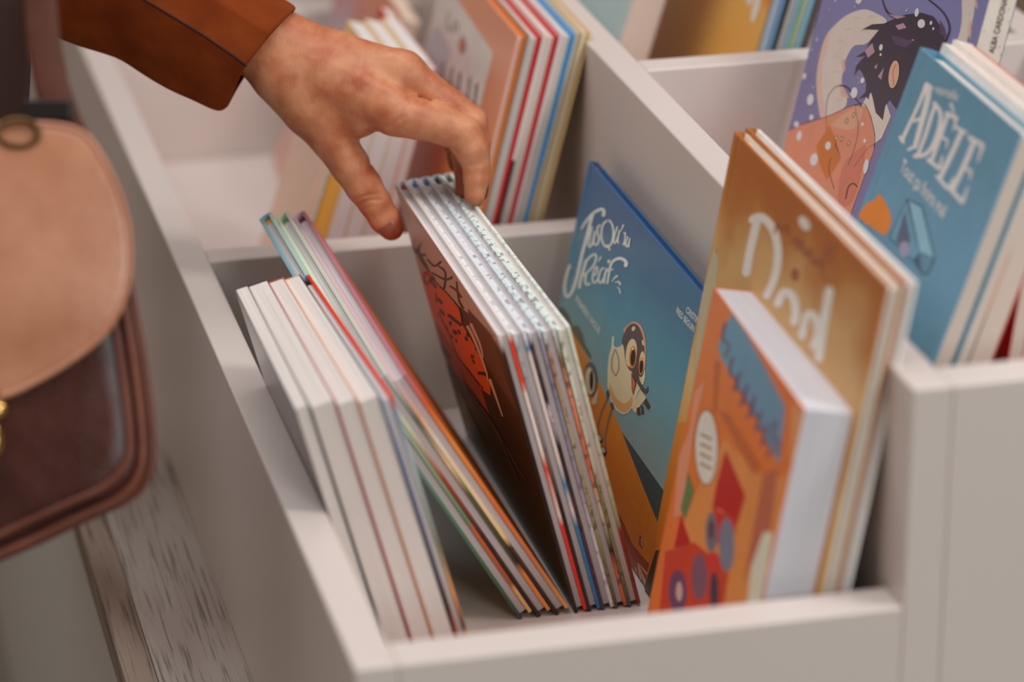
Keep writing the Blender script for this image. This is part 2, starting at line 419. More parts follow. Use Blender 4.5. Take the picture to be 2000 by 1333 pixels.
# printed shapes on the covers, in tenths of a millimetre on the board
PRINTS = {
 'reef': [
  ["art",[214,128,48],[[3857,8],[3857,1074],[3422,1061],[3019,1043],[2358,962],[1505,832],[1120,740],[751,661],[114,532],[8,513],[8,8]]],
  ["art",[58,82,88],[[1520,831],[1125,832],[243,831],[8,829],[8,513],[114,532],[751,661],[1120,740]]],
  ["art",[92,96,80],[[3857,1064],[3857,1098],[3724,1148],[3532,1152],[3348,1102],[3226,1161],[3051,1149],[2916,1095],[2693,1077],[2684,1034],[3018,1043],[3415,1063],[3652,1054],[3805,997]]],
  ["art",[150,62,30],[[1058,8],[1229,237],[1009,215],[706,159],[462,174],[172,201],[8,201],[8,8]]],
  ["art",[214,176,140],[[495,84],[497,80],[462,71],[410,59],[353,45],[302,32],[257,19],[221,8],[100,8],[93,18],[125,24],[169,33],[219,43],[270,52],[326,62],[389,72],[446,81],[487,86]]],
  ["art",[214,176,140],[[472,88],[472,85],[433,86],[376,89],[315,91],[266,94],[230,96],[202,98],[180,100],[165,101],[126,121],[132,135],[150,130],[175,125],[205,120],[243,114],[295,108],[360,102],[422,96],[465,91]]],
  ["art",[214,176,140],[[476,75],[479,71],[446,53],[398,27],[361,8],[298,8],[316,16],[375,40],[429,62],[468,77]]],
  ["art",[214,176,140],[[515,33],[519,29],[496,12],[490,8],[452,8],[478,21],[508,35]]],
  ["art",[232,180,110],[[1306,554],[1296,558],[1246,538],[1255,534]]],
  ["art",[232,180,110],[[477,351],[469,355],[420,337],[429,333]]],
  ["art",[232,180,110],[[1353,531],[1344,535],[1293,516],[1302,512]]],
  ["art",[232,180,110],[[540,318],[531,322],[482,304],[491,300]]],
  ["art",[232,180,110],[[590,257],[581,261],[532,243],[541,239]]],
  ["art",[232,180,110],[[765,327],[756,331],[707,312],[716,308]]],
  ["art",[232,180,110],[[436,318],[428,322],[379,303],[388,299]]],
  ["art",[232,180,110],[[482,311],[473,315],[425,297],[434,293]]],
  ["art",[232,180,110],[[955,452],[946,456],[896,437],[905,433]]],
  ["art",[232,180,110],[[879,471],[870,475],[821,456],[830,452]]],
  ["art",[232,180,110],[[1016,483],[1007,487],[957,468],[966,464]]],
  ["art",[232,180,110],[[1124,550],[1115,554],[1065,535],[1074,531]]],
  ["art",[150,60,40],[[584,297],[518,303],[448,251],[464,221],[555,227]]],
  ["art",[225,195,170],[[528,289],[534,283],[480,237],[470,239],[463,245],[517,292]]],
  ["title",[222,214,206],[[3681,1910],[3649,1923],[3632,1943],[3607,1971],[3579,2003],[3551,2032],[3522,2059],[3492,2086],[3461,2112],[3430,2135],[3397,2157],[3363,2178],[3329,2197],[3298,2213],[3272,2225],[3248,2235],[3230,2242],[3220,2245],[3218,2245],[3215,2244],[3210,2242],[3206,2240],[3203,2235],[3202,2225],[3202,2216],[3203,2208],[3154,2209],[3107,2235],[3109,2241],[3110,2252],[3114,2263],[3122,2272],[3136,2277],[3154,2280],[3180,2280],[3214,2273],[3246,2263],[3278,2251],[3310,2237],[3342,2221],[3375,2203],[3411,2181],[3448,2158],[3483,2134],[3516,2108],[3547,2081],[3577,2053],[3605,2026],[3632,1996],[3659,1964],[3682,1935],[3698,1915]]],
  ["title",[222,214,206],[[3450,2142],[3497,2118],[3499,2103],[3503,2081],[3508,2054],[3512,2025],[3514,1994],[3515,1959],[3517,1923],[3520,1886],[3526,1849],[3534,1810],[3542,1771],[3547,1732],[3550,1694],[3550,1657],[3550,1620],[3551,1585],[3554,1550],[3556,1515],[3560,1482],[3565,1451],[3572,1423],[3580,1397],[3589,1374],[3602,1351],[3618,1328],[3638,1306],[3657,1288],[3668,1281],[3664,1282],[3671,1281],[3687,1282],[3704,1286],[3721,1294],[3736,1308],[3749,1324],[3759,1343],[3766,1363],[3769,1386],[3769,1410],[3767,1436],[3761,1464],[3751,1495],[3741,1524],[3734,1544],[3767,1546],[3809,1526],[3817,1506],[3827,1477],[3838,1444],[3845,1414],[3847,1388],[3847,1362],[3844,1338],[3838,1316],[3827,1297],[3814,1279],[3796,1263],[3776,1253],[3751,1247],[3719,1245],[3676,1252],[3625,1270],[3590,1293],[3564,1316],[3542,1342],[3523,1367],[3509,1392],[3498,1418],[3490,1445],[3483,1473],[3477,1505],[3473,1538],[3470,1573],[3468,1609],[3466,1644],[3466,1681],[3465,1718],[3462,1755],[3457,1793],[3449,1832],[3441,1871],[3435,1909],[3431,1946],[3429,1982],[3427,2017],[3425,2048],[3421,2076],[3416,2103],[3412,2125],[3409,2140]]],
  ["title",[222,214,206],[[3394,2041],[3420,2027],[3421,2010],[3422,1986],[3422,1959],[3422,1934],[3420,1913],[3418,1891],[3414,1872],[3407,1858],[3393,1850],[3369,1849],[3336,1856],[3308,1870],[3292,1884],[3280,1900],[3270,1918],[3263,1938],[3261,1962],[3261,1990],[3263,2016],[3264,2034],[3290,2033],[3315,2019],[3314,2002],[3312,1976],[3311,1948],[3314,1925],[3320,1907],[3329,1890],[3339,1877],[3347,1870],[3346,1870],[3344,1871],[3349,1871],[3358,1876],[3364,1888],[3367,1906],[3369,1927],[3371,1949],[3371,1973],[3371,1999],[3370,2024],[3369,2041]]],
  ["title",[222,214,206],[[3291,2032],[3312,2020],[3308,2001],[3301,1973],[3293,1945],[3284,1925],[3270,1916],[3250,1914],[3233,1915],[3225,1916],[3198,1927],[3202,1936],[3212,1935],[3221,1934],[3229,1934],[3239,1941],[3248,1960],[3255,1987],[3262,2015],[3267,2034]]],
  ["title",[222,214,206],[[3179,2129],[3211,2120],[3222,2112],[3239,2099],[3257,2084],[3266,2069],[3263,2056],[3254,2043],[3241,2032],[3226,2023],[3208,2017],[3188,2014],[3173,2012],[3164,2007],[3161,1996],[3163,1980],[3168,1964],[3174,1953],[3181,1947],[3192,1943],[3207,1937],[3220,1932],[3233,1919],[3206,1920],[3195,1924],[3174,1932],[3148,1944],[3128,1959],[3118,1975],[3113,1993],[3111,2010],[3115,2024],[3129,2032],[3149,2036],[3167,2038],[3181,2043],[3193,2051],[3205,2061],[3214,2072],[3216,2081],[3210,2090],[3197,2101],[3182,2112],[3170,2121]]],
  ["title",[222,214,206],[[2995,2239],[3026,2231],[3045,2219],[3074,2201],[3105,2180],[3128,2158],[3140,2138],[3146,2117],[3146,2097],[3142,2079],[3134,2061],[3121,2045],[3103,2030],[3082,2018],[3054,2009],[3021,2003],[2987,1999],[2953,2000],[2919,2004],[2885,2014],[2856,2026],[2831,2039],[2808,2054],[2789,2070],[2773,2087],[2762,2105],[2758,2125],[2758,2145],[2762,2165],[2770,2183],[2780,2199],[2795,2213],[2812,2225],[2831,2235],[2853,2242],[2877,2247],[2902,2250],[2927,2251],[2954,2249],[2981,2244],[3003,2239],[3016,2236],[3039,2222],[3023,2217],[3009,2220],[2990,2225],[2973,2228],[2956,2229],[2937,2228],[2915,2226],[2894,2222],[2875,2215],[2858,2206],[2842,2195],[2828,2182],[2818,2167],[2811,2150],[2807,2131],[2807,2112],[2811,2094],[2819,2079],[2832,2065],[2847,2053],[2863,2043],[2879,2034],[2894,2028],[2909,2024],[2927,2021],[2952,2021],[2983,2024],[3012,2030],[3037,2038],[3056,2048],[3072,2062],[3085,2078],[3093,2094],[3096,2111],[3096,2130],[3091,2148],[3081,2165],[3063,2182],[3037,2200],[3010,2217],[2990,2229]]],
  ["title",[222,214,206],[[2918,2035],[2916,2025],[2903,2026],[2884,2026],[2865,2027],[2852,2026],[2844,2024],[2836,2020],[2830,2016],[2826,2013],[2798,2017],[2784,2030],[2788,2033],[2795,2037],[2804,2042],[2818,2045],[2836,2047],[2858,2046],[2877,2045],[2890,2045]]],
  ["title",[222,214,206],[[2729,2270],[2752,2258],[2757,2243],[2763,2221],[2770,2198],[2773,2177],[2774,2158],[2773,2141],[2770,2126],[2764,2115],[2751,2109],[2729,2108],[2698,2116],[2675,2130],[2662,2146],[2651,2165],[2642,2186],[2636,2205],[2633,2221],[2634,2237],[2635,2251],[2636,2260],[2657,2260],[2678,2248],[2677,2239],[2675,2226],[2675,2210],[2678,2195],[2684,2177],[2692,2157],[2702,2139],[2712,2127],[2714,2126],[2711,2127],[2716,2127],[2723,2130],[2728,2139],[2731,2153],[2732,2170],[2731,2187],[2728,2208],[2721,2231],[2715,2253],[2710,2268]]],
  ["title",[222,214,206],[[2657,2260],[2676,2249],[2675,2231],[2673,2205],[2669,2178],[2664,2159],[2654,2149],[2638,2146],[2624,2147],[2617,2147],[2592,2156],[2593,2164],[2602,2164],[2610,2164],[2617,2165],[2625,2172],[2630,2190],[2633,2216],[2635,2242],[2637,2260]]],
  ["title",[222,214,206],[[2582,2339],[2607,2327],[2629,2258],[2619,2257],[2607,2262],[2564,2336]]],
  ["title",[222,214,206],[[2479,2298],[2501,2295],[2513,2289],[2534,2280],[2556,2267],[2572,2252],[2578,2236],[2579,2218],[2576,2201],[2570,2187],[2562,2177],[2550,2169],[2535,2164],[2511,2165],[2484,2177],[2469,2189],[2458,2204],[2452,2219],[2453,2237],[2458,2259],[2464,2278],[2468,2292],[2488,2291],[2505,2280],[2501,2267],[2495,2247],[2490,2227],[2489,2210],[2494,2197],[2503,2185],[2512,2177],[2507,2179],[2505,2180],[2516,2183],[2526,2191],[2534,2200],[2539,2212],[2541,2228],[2541,2245],[2537,2258],[2527,2267],[2512,2275],[2495,2283],[2482,2289]]],
  ["title",[222,214,206],[[2488,2290],[2504,2281],[2498,2264],[2489,2240],[2479,2216],[2470,2199],[2460,2192],[2442,2192],[2426,2197],[2423,2198],[2411,2208],[2427,2209],[2434,2207],[2433,2206],[2430,2206],[2436,2211],[2445,2227],[2454,2251],[2463,2275],[2469,2292]]],
  ["title",[222,214,206],[[2415,2289],[2433,2279],[2435,2265],[2438,2245],[2440,2223],[2439,2207],[2433,2198],[2423,2192],[2409,2190],[2385,2194],[2367,2204],[2356,2215],[2347,2226],[2341,2239],[2337,2253],[2336,2270],[2335,2285],[2334,2295],[2351,2296],[2369,2286],[2369,2276],[2370,2260],[2372,2244],[2375,2231],[2381,2220],[2388,2210],[2395,2203],[2394,2203],[2388,2205],[2393,2206],[2399,2210],[2404,2218],[2405,2233],[2403,2254],[2400,2274],[2398,2288]]],
  ["title",[222,214,206],[[2353,2295],[2368,2286],[2347,2208],[2330,2209],[2315,2218],[2336,2296]]],
  ["title",[222,214,206],[[3355,1742],[3394,1722],[3397,1707],[3401,1685],[3405,1661],[3410,1636],[3415,1611],[3422,1584],[3428,1557],[3432,1531],[3432,1506],[3430,1481],[3427,1460],[3425,1445],[3387,1447],[3351,1468],[3353,1483],[3356,1504],[3358,1528],[3357,1552],[3354,1577],[3348,1603],[3341,1630],[3336,1656],[3331,1680],[3327,1705],[3323,1726],[3320,1741]]],
  ["title",[222,214,206],[[3365,1706],[3327,1720],[3311,1736],[3288,1759],[3263,1783],[3239,1802],[3214,1818],[3188,1834],[3166,1845],[3157,1848],[3154,1848],[3144,1846],[3135,1840],[3130,1830],[3131,1815],[3137,1795],[3147,1772],[3163,1750],[3187,1726],[3218,1699],[3251,1672],[3280,1649],[3305,1631],[3329,1615],[3348,1601],[3363,1592],[3358,1583],[3329,1591],[3314,1600],[3293,1614],[3268,1631],[3241,1651],[3211,1674],[3176,1702],[3143,1730],[3116,1757],[3098,1782],[3086,1807],[3079,1828],[3078,1846],[3083,1858],[3096,1868],[3116,1872],[3150,1869],[3187,1856],[3221,1840],[3254,1821],[3284,1801],[3313,1778],[3341,1753],[3365,1729],[3381,1713]]],
  ["title",[222,214,206],[[3283,1631],[3315,1613],[3314,1603],[3312,1588],[3309,1572],[3301,1559],[3287,1550],[3270,1543],[3248,1538],[3217,1540],[3177,1553],[3147,1568],[3124,1582],[3110,1591],[3110,1602],[3142,1595],[3158,1586],[3179,1573],[3198,1564],[3201,1563],[3206,1564],[3220,1567],[3233,1573],[3243,1581],[3248,1592],[3250,1607],[3250,1621],[3250,1632]]],
  ["title",[222,214,206],[[3078,1680],[3049,1689],[3036,1699],[3016,1714],[2996,1731],[2984,1747],[2983,1762],[2990,1776],[3000,1787],[3014,1793],[3048,1787],[3073,1774],[3090,1761],[3103,1747],[3111,1730],[3116,1711],[3119,1692],[3119,1675],[3115,1660],[3107,1647],[3096,1636],[3084,1628],[3067,1625],[3044,1625],[3016,1631],[2985,1644],[2965,1660],[2948,1678],[2933,1696],[2923,1708],[2938,1712],[2966,1701],[2976,1689],[2990,1672],[3005,1655],[3016,1646],[3017,1646],[3022,1645],[3032,1645],[3043,1647],[3053,1653],[3062,1663],[3070,1675],[3074,1689],[3074,1704],[3071,1723],[3066,1741],[3059,1755],[3050,1765],[3040,1773],[3038,1775],[3049,1773],[3043,1769],[3034,1760],[3029,1748],[3029,1737],[3037,1726],[3054,1711],[3073,1697],[3086,1687]]],
  ["title",[222,214,206],[[2978,1900],[3008,1888],[3045,1829],[3037,1827],[3024,1833],[2962,1896]]],
  ["title",[222,214,206],[[2842,1847],[2873,1839],[2884,1832],[2901,1821],[2920,1807],[2935,1792],[2946,1775],[2954,1757],[2960,1740],[2961,1724],[2959,1711],[2952,1699],[2943,1690],[2930,1684],[2911,1681],[2887,1682],[2858,1688],[2825,1701],[2806,1717],[2793,1735],[2783,1751],[2776,1762],[2795,1765],[2824,1753],[2831,1742],[2840,1726],[2851,1711],[2859,1704],[2858,1705],[2865,1703],[2877,1703],[2887,1705],[2896,1709],[2904,1717],[2910,1727],[2912,1739],[2910,1753],[2905,1769],[2898,1786],[2889,1799],[2878,1810],[2864,1821],[2848,1830],[2837,1837]]],
  ["title",[222,214,206],[[2767,1871],[2795,1856],[2799,1842],[2804,1822],[2809,1799],[2810,1779],[2806,1762],[2799,1746],[2791,1733],[2785,1723],[2756,1726],[2733,1742],[2738,1751],[2746,1764],[2753,1779],[2757,1795],[2755,1813],[2751,1835],[2746,1856],[2742,1870]]],
  ["title",[222,214,206],[[2721,1942],[2728,1933],[2740,1923],[2757,1916],[2774,1912],[2787,1912],[2795,1917],[2795,1925],[2789,1934],[2776,1944],[2759,1951],[2743,1955],[2729,1955],[2721,1950]]],
  ["title",[222,214,206],[[2315,2036],[2264,2062],[2263,2069],[2261,2080],[2262,2093],[2278,2103],[2307,2105],[2342,2103],[2381,2098],[2422,2090],[2464,2079],[2507,2065],[2548,2048],[2586,2031],[2621,2012],[2651,1993],[2677,1973],[2698,1955],[2711,1939],[2718,1925],[2721,1912],[2722,1898],[2722,1882],[2720,1865],[2717,1848],[2714,1829],[2710,1808],[2706,1785],[2702,1764],[2699,1750],[2674,1751],[2651,1764],[2652,1780],[2654,1801],[2657,1825],[2658,1846],[2660,1865],[2661,1883],[2662,1900],[2660,1915],[2657,1929],[2653,1940],[2647,1950],[2636,1962],[2619,1976],[2597,1991],[2572,2006],[2548,2019],[2521,2031],[2490,2042],[2460,2052],[2434,2059],[2410,2063],[2384,2066],[2363,2066],[2352,2065],[2351,2063],[2352,2056],[2356,2046],[2359,2039]]],
  ["title",[222,214,206],[[2750,1846],[2730,1849],[2597,1914],[2594,1922],[2614,1919],[2747,1855]]],
  ["title",[222,214,206],[[2446,1915],[2485,1906],[2492,1899],[2504,1890],[2518,1879],[2532,1867],[2546,1852],[2560,1836],[2572,1820],[2580,1810],[2577,1809],[2570,1811],[2557,1822],[2539,1838],[2519,1855],[2502,1869],[2486,1879],[2469,1889],[2453,1897],[2442,1903]]],
  ["title",[222,214,206],[[2491,1833],[2480,1835],[2463,1842],[2439,1854],[2416,1864],[2403,1868],[2397,1868],[2385,1865],[2374,1861],[2366,1858],[2330,1867],[2320,1882],[2332,1883],[2348,1886],[2370,1887],[2399,1883],[2428,1871],[2454,1858],[2476,1845],[2490,1837]]],
  ["title",[222,214,206],[[2408,1826],[2407,1823],[2395,1823],[2376,1823],[2358,1823],[2344,1821],[2336,1817],[2329,1810],[2324,1802],[2321,1797],[2298,1800],[2283,1812],[2289,1816],[2297,1822],[2307,1829],[2321,1833],[2340,1835],[2363,1834],[2383,1832],[2397,1831]]],
  ["text:title",[222,214,206],["PREMIÈRE VAGUE",[3417.4,1317.3],[-811.5,-9.6],[2.7,59.9]]],
  ["text:title",[222,214,206],["FRED BEGUIN",[871.6,2157.9],[-485.8,12.5],[-0.8,53.5]]],
  ["text:title",[222,214,206],["CRISTINE",[653.2,2246.8],[-374.1,14.1],[-0.6,53.0]]],
  ["art",[232,206,184],[[2222,1336],[2230,1360],[2242,1384],[2253,1404],[2257,1419],[2251,1428],[2238,1432],[2223,1432],[2211,1428],[2202,1415],[2196,1396],[2188,1378],[2174,1367],[2154,1367],[2128,1372],[2101,1382],[2074,1393],[2048,1405],[2021,1420],[1995,1438],[1974,1464],[1969,1507],[1977,1564],[1970,1612],[1923,1629],[1809,1594],[1650,1525],[1492,1454],[1379,1412],[1327,1415],[1311,1444],[1310,1477],[1303,1491],[1286,1481],[1268,1458],[1255,1429],[1252,1399],[1265,1371],[1290,1341],[1317,1309],[1340,1274],[1355,1237],[1367,1196],[1379,1155],[1395,1119],[1416,1088],[1441,1059],[1469,1034],[1499,1012],[1529,993],[1562,978],[1597,965],[1638,955],[1685,945],[1739,936],[1794,931],[1847,931],[1900,937],[1954,947],[2005,962],[2049,981],[2084,1003],[2114,1030],[2139,1059],[2162,1090],[2184,1124],[2204,1160],[2221,1197],[2231,1230],[2234,1259],[2229,1287],[2223,1312]]],
  ["art",[226,188,154],[[2201,1332],[2184,1345],[2161,1354],[2134,1363],[2105,1375],[2073,1392],[2037,1412],[2000,1433],[1966,1454],[1944,1478],[1930,1505],[1904,1526],[1850,1530],[1745,1509],[1607,1471],[1471,1430],[1371,1402],[1321,1395],[1298,1399],[1292,1403],[1292,1396],[1299,1375],[1318,1345],[1342,1310],[1362,1275],[1375,1237],[1387,1195],[1399,1154],[1416,1118],[1436,1088],[1460,1062],[1486,1039],[1512,1019],[1539,1002],[1566,989],[1596,979],[1632,970],[1677,961],[1728,954],[1782,949],[1835,949],[1886,954],[1938,964],[1987,978],[2028,995],[2061,1017],[2087,1043],[2110,1072],[2131,1102],[2153,1136],[2174,1172],[2192,1209],[2204,1241],[2211,1268],[2213,1292],[2210,1313]]],
  ["art",[222,150,100],[[2070,1062],[2038,1057],[1986,1042],[1923,1025],[1860,1018],[1793,1021],[1719,1031],[1648,1045],[1589,1064],[1545,1092],[1510,1128],[1483,1161],[1460,1179],[1440,1177],[1424,1162],[1415,1140],[1416,1118],[1429,1095],[1454,1068],[1483,1041],[1512,1019],[1539,1002],[1566,989],[1596,979],[1632,970],[1677,961],[1730,954],[1784,949],[1835,949],[1882,953],[1928,961],[1969,972],[2004,986],[2034,1005],[2061,1029],[2075,1051]]],
  ["art",[216,146,112],[[2002,1561],[2015,1574],[1998,1598],[1967,1624],[1937,1648],[1912,1670],[1883,1691],[1851,1710],[1815,1726],[1774,1740],[1728,1751],[1682,1759],[1637,1762],[1594,1759],[1551,1751],[1510,1739],[1475,1724],[1445,1707],[1420,1687],[1398,1664],[1377,1637],[1353,1603],[1329,1564],[1311,1524],[1303,1491],[1306,1461],[1317,1431],[1340,1412],[1379,1412],[1438,1444],[1515,1500],[1600,1557],[1683,1594],[1770,1598],[1865,1584],[1949,1566]]],
  ["art",[84,66,66],[[1998,1467],[2003,1482],[2003,1501],[1999,1524],[1991,1546],[1981,1568],[1968,1593],[1951,1616],[1930,1638],[1905,1659],[1876,1679],[1844,1697],[1812,1711],[1778,1722],[1743,1730],[1706,1736],[1670,1737],[1632,1734],[1592,1728],[1555,1718],[1520,1706],[1491,1692],[1464,1675],[1439,1656],[1417,1634],[1396,1609],[1376,1580],[1359,1552],[1345,1525],[1332,1501],[1321,1477],[1314,1456],[1314,1437],[1322,1422],[1338,1408],[1358,1398],[1381,1392],[1409,1394],[1442,1403],[1476,1411],[1505,1412],[1529,1403],[1550,1387],[1570,1370],[1593,1358],[1620,1350],[1650,1345],[1681,1342],[1711,1344],[1741,1350],[1772,1360],[1802,1373],[1829,1386],[1854,1402],[1878,1421],[1900,1439],[1921,1452],[1944,1458],[1966,1459],[1985,1460]]],
  ["art",[226,188,154],[[1572,1529],[1568,1475],[1592,1421],[1638,1380],[1699,1359],[1761,1362],[1812,1389],[1842,1435],[1846,1490],[1822,1543],[1775,1584],[1714,1605],[1653,1601],[1602,1574]]],
  ["art",[214,120,60],[[1561,1498],[1552,1456],[1563,1416],[1591,1386],[1631,1371],[1676,1375],[1715,1397],[1742,1433],[1751,1475],[1740,1515],[1712,1545],[1671,1560],[1627,1556],[1588,1534]]],
  ["art",[22,20,20],[[1582,1486],[1574,1455],[1581,1426],[1599,1405],[1626,1395],[1656,1399],[1683,1416],[1702,1442],[1710,1473],[1703,1502],[1685,1524],[1658,1533],[1628,1529],[1601,1512]]],
  ["art",[235,230,220],[[1678,1531],[1676,1525],[1678,1520],[1683,1515],[1691,1512],[1699,1512],[1706,1514],[1712,1518],[1713,1523],[1712,1529],[1706,1533],[1699,1536],[1691,1537],[1683,1535]]],
  ["art",[226,188,154],[[1342,1543],[1332,1506],[1338,1472],[1357,1446],[1386,1436],[1420,1441],[1451,1463],[1474,1495],[1483,1532],[1478,1567],[1458,1592],[1429,1603],[1395,1597],[1364,1575]]],
  ["art",[214,120,60],[[1339,1506],[1331,1473],[1336,1443],[1354,1421],[1380,1411],[1410,1416],[1438,1434],[1458,1462],[1466,1495],[1461,1525],[1443,1547],[1416,1557],[1386,1552],[1359,1534]]],
  ["art",[22,20,20],[[1353,1496],[1346,1471],[1350,1449],[1362,1432],[1381,1425],[1403,1429],[1424,1443],[1438,1464],[1445,1489],[1441,1512],[1429,1528],[1410,1535],[1388,1531],[1367,1517]]],
  ["art",[235,230,220],[[1412,1536],[1410,1532],[1412,1528],[1416,1524],[1421,1522],[1428,1521],[1434,1523],[1438,1526],[1439,1530],[1438,1535],[1434,1539],[1428,1541],[1422,1541],[1416,1540]]],
  ["art",[226,188,154],[[1740,1685],[1748,1674],[1762,1662],[1780,1653],[1798,1649],[1813,1649],[1821,1655],[1822,1665],[1814,1676],[1800,1688],[1782,1696],[1764,1701],[1749,1700],[1741,1695]]],
  ["art",[226,188,154],[[1458,1672],[1448,1664],[1444,1656],[1447,1649],[1457,1644],[1471,1643],[1487,1646],[1501,1652],[1511,1660],[1515,1669],[1512,1676],[1502,1680],[1488,1681],[1472,1678]]],
  ["art",[80,45,40],[[1603,1348],[1448,1334],[1417,1315],[1436,1198],[1510,1234]]],
  ["art",[205,100,75],[[1558,1328],[1474,1312],[1449,1301],[1452,1220],[1501,1251]]],
  ["art",[84,66,66],[[1621,1361],[1480,1435],[1363,1368],[1230,1352],[1162,1367],[1142,1408],[1109,1379],[1151,1330],[1246,1312],[1379,1321],[1508,1336]]],
  ["art",[226,188,154],[[1413,1103],[1304,1310],[1119,1309],[1214,1200],[1284,1101],[1356,1095]]],
  ["art",[74,52,50],[[1292,1141],[1239,1177],[1159,1137],[1235,1104]]],
  ["art",[74,52,50],[[1214,1200],[1152,1218],[1088,1176],[1141,1147]]],
  ["art",[74,52,50],[[1147,1245],[1124,1304],[978,1286],[1020,1241]]],
  ["art",[130,112,104],[[2113,1363],[2128,1355],[2136,1338],[2147,1312],[2157,1284],[2159,1259],[2152,1236],[2139,1213],[2121,1193],[2099,1178],[2068,1170],[2030,1166],[1995,1166],[1971,1165],[1954,1171],[1952,1178],[1976,1179],[2010,1180],[2045,1183],[2073,1190],[2094,1205],[2111,1224],[2124,1246],[2131,1268],[2129,1292],[2120,1319],[2108,1344],[2101,1362]]],
  ["art",[130,112,104],[[2121,1360],[2126,1352],[2102,1347],[2067,1340],[2030,1331],[2001,1319],[1979,1303],[1960,1283],[1947,1262],[1940,1242],[1942,1223],[1953,1202],[1966,1182],[1975,1169],[1965,1167],[1948,1174],[1940,1188],[1926,1208],[1915,1230],[1912,1252],[1919,1272],[1933,1294],[1952,1314],[1975,1330],[2006,1343],[2043,1353],[2079,1360],[2103,1365]]],
  ["art",[84,66,66],[[2118,961],[2058,1010],[1996,976],[2044,921]]],
  ["art",[120,112,108],[[2044,934],[2069,922],[2083,896],[2103,859],[2124,818],[2139,779],[2148,742],[2154,705],[2156,670],[2152,642],[2139,623],[2119,610],[2099,601],[2086,595],[2068,599],[2060,608],[2073,614],[2091,623],[2108,636],[2119,654],[2121,682],[2119,716],[2112,753],[2102,789],[2086,828],[2064,869],[2043,906],[2028,932]]],
  ["art",[84,66,66],[[1953,919],[1900,953],[1824,935],[1887,889]]],
  ["art",[120,112,108],[[1889,899],[1911,887],[1914,862],[1919,827],[1923,787],[1925,749],[1925,714],[1925,678],[1921,643],[1909,613],[1885,587],[1853,565],[1821,548],[1799,535],[1782,539],[1773,548],[1794,561],[1824,578],[1855,600],[1877,626],[1887,655],[1890,689],[1889,726],[1888,761],[1885,799],[1879,839],[1873,875],[1869,900]]],
  ["art",[60,50,44],[[1973,599],[1943,590],[1932,574],[1942,556],[1972,538],[2016,523],[2064,516],[2108,517],[2138,526],[2149,541],[2138,560],[2108,579],[2065,593],[2017,600]]],
  ["art",[190,188,170],[[1997,589],[1981,584],[1974,576],[1980,566],[1996,556],[2020,548],[2046,544],[2070,545],[2087,550],[2093,558],[2087,569],[2071,578],[2047,586],[2021,590]]],
  ["art",[60,50,44],[[1811,550],[1781,541],[1770,526],[1781,507],[1810,489],[1853,475],[1901,467],[1944,468],[1974,477],[1985,493],[1975,511],[1945,530],[1902,544],[1854,551]]],
  ["art",[190,188,170],[[1835,541],[1819,536],[1812,527],[1818,517],[1834,507],[1857,500],[1883,496],[1907,496],[1924,501],[1930,510],[1924,520],[1908,530],[1885,537],[1859,541]]],
  ["art",[88,92,98],[[2397,971],[2367,912],[2376,850],[2425,798],[2503,766],[2595,760],[2683,782],[2749,827],[2781,886],[2770,949],[2721,1001],[2642,1033],[2550,1038],[2463,1016]]],
  ["art",[226,188,154],[[2458,930],[2432,884],[2437,837],[2470,797],[2526,774],[2594,771],[2661,790],[2712,827],[2738,873],[2733,921],[2699,961],[2643,983],[2575,986],[2509,967]]],
  ["art",[22,22,22],[[2492,921],[2471,885],[2466,852],[2475,828],[2499,819],[2532,825],[2567,847],[2598,879],[2619,915],[2625,948],[2615,971],[2591,981],[2558,974],[2523,953]]],
  ["art",[235,230,220],[[2607,964],[2606,959],[2609,954],[2614,949],[2622,946],[2631,945],[2638,947],[2643,950],[2644,954],[2642,959],[2636,964],[2628,967],[2619,968],[2612,967]]],
  ["art",[226,188,154],[[2434,735],[2329,905],[2283,783],[2358,737]]],
 ],
 'adele1': [
  ["title",[214,206,200],[[1849,2808],[1882,2792],[1882,2762],[1881,2719],[1882,2670],[1884,2625],[1890,2583],[1897,2542],[1906,2500],[1915,2458],[1923,2412],[1933,2364],[1941,2321],[1947,2291],[1914,2284],[1875,2302],[1870,2331],[1862,2374],[1853,2422],[1845,2468],[1837,2509],[1829,2551],[1821,2593],[1816,2635],[1814,2681],[1814,2729],[1815,2772],[1816,2802]]],
  ["title",[214,206,200],[[1991,2316],[1990,2300],[1883,2286],[1846,2297],[1847,2313],[1953,2327]]],
  ["title",[214,206,200],[[1810,2809],[1854,2776],[1839,2760],[1819,2738],[1798,2712],[1780,2681],[1766,2643],[1753,2599],[1740,2552],[1728,2506],[1714,2457],[1701,2405],[1689,2359],[1680,2327],[1630,2322],[1588,2347],[1594,2379],[1604,2426],[1616,2478],[1627,2527],[1637,2573],[1647,2621],[1658,2666],[1671,2706],[1688,2740],[1708,2769],[1726,2792],[1738,2808]]],
  ["title",[214,206,200],[[1749,2272],[1714,2278],[1599,2352],[1605,2365],[1640,2360],[1755,2286]]],
  ["title",[214,206,200],[[1854,2477],[1816,2481],[1672,2556],[1674,2572],[1711,2568],[1855,2493]]],
  ["title",[214,206,200],[[1886,2788],[1869,2774],[1726,2780],[1692,2796],[1708,2809],[1852,2803]]],
  ["title",[214,206,200],[[1551,2730],[1587,2713],[1588,2698],[1589,2676],[1590,2650],[1589,2622],[1585,2591],[1578,2558],[1571,2523],[1566,2485],[1564,2439],[1564,2388],[1565,2340],[1565,2307],[1530,2302],[1495,2320],[1494,2353],[1494,2400],[1494,2452],[1496,2498],[1501,2536],[1508,2572],[1515,2605],[1519,2634],[1520,2662],[1519,2687],[1518,2709],[1517,2724]]],
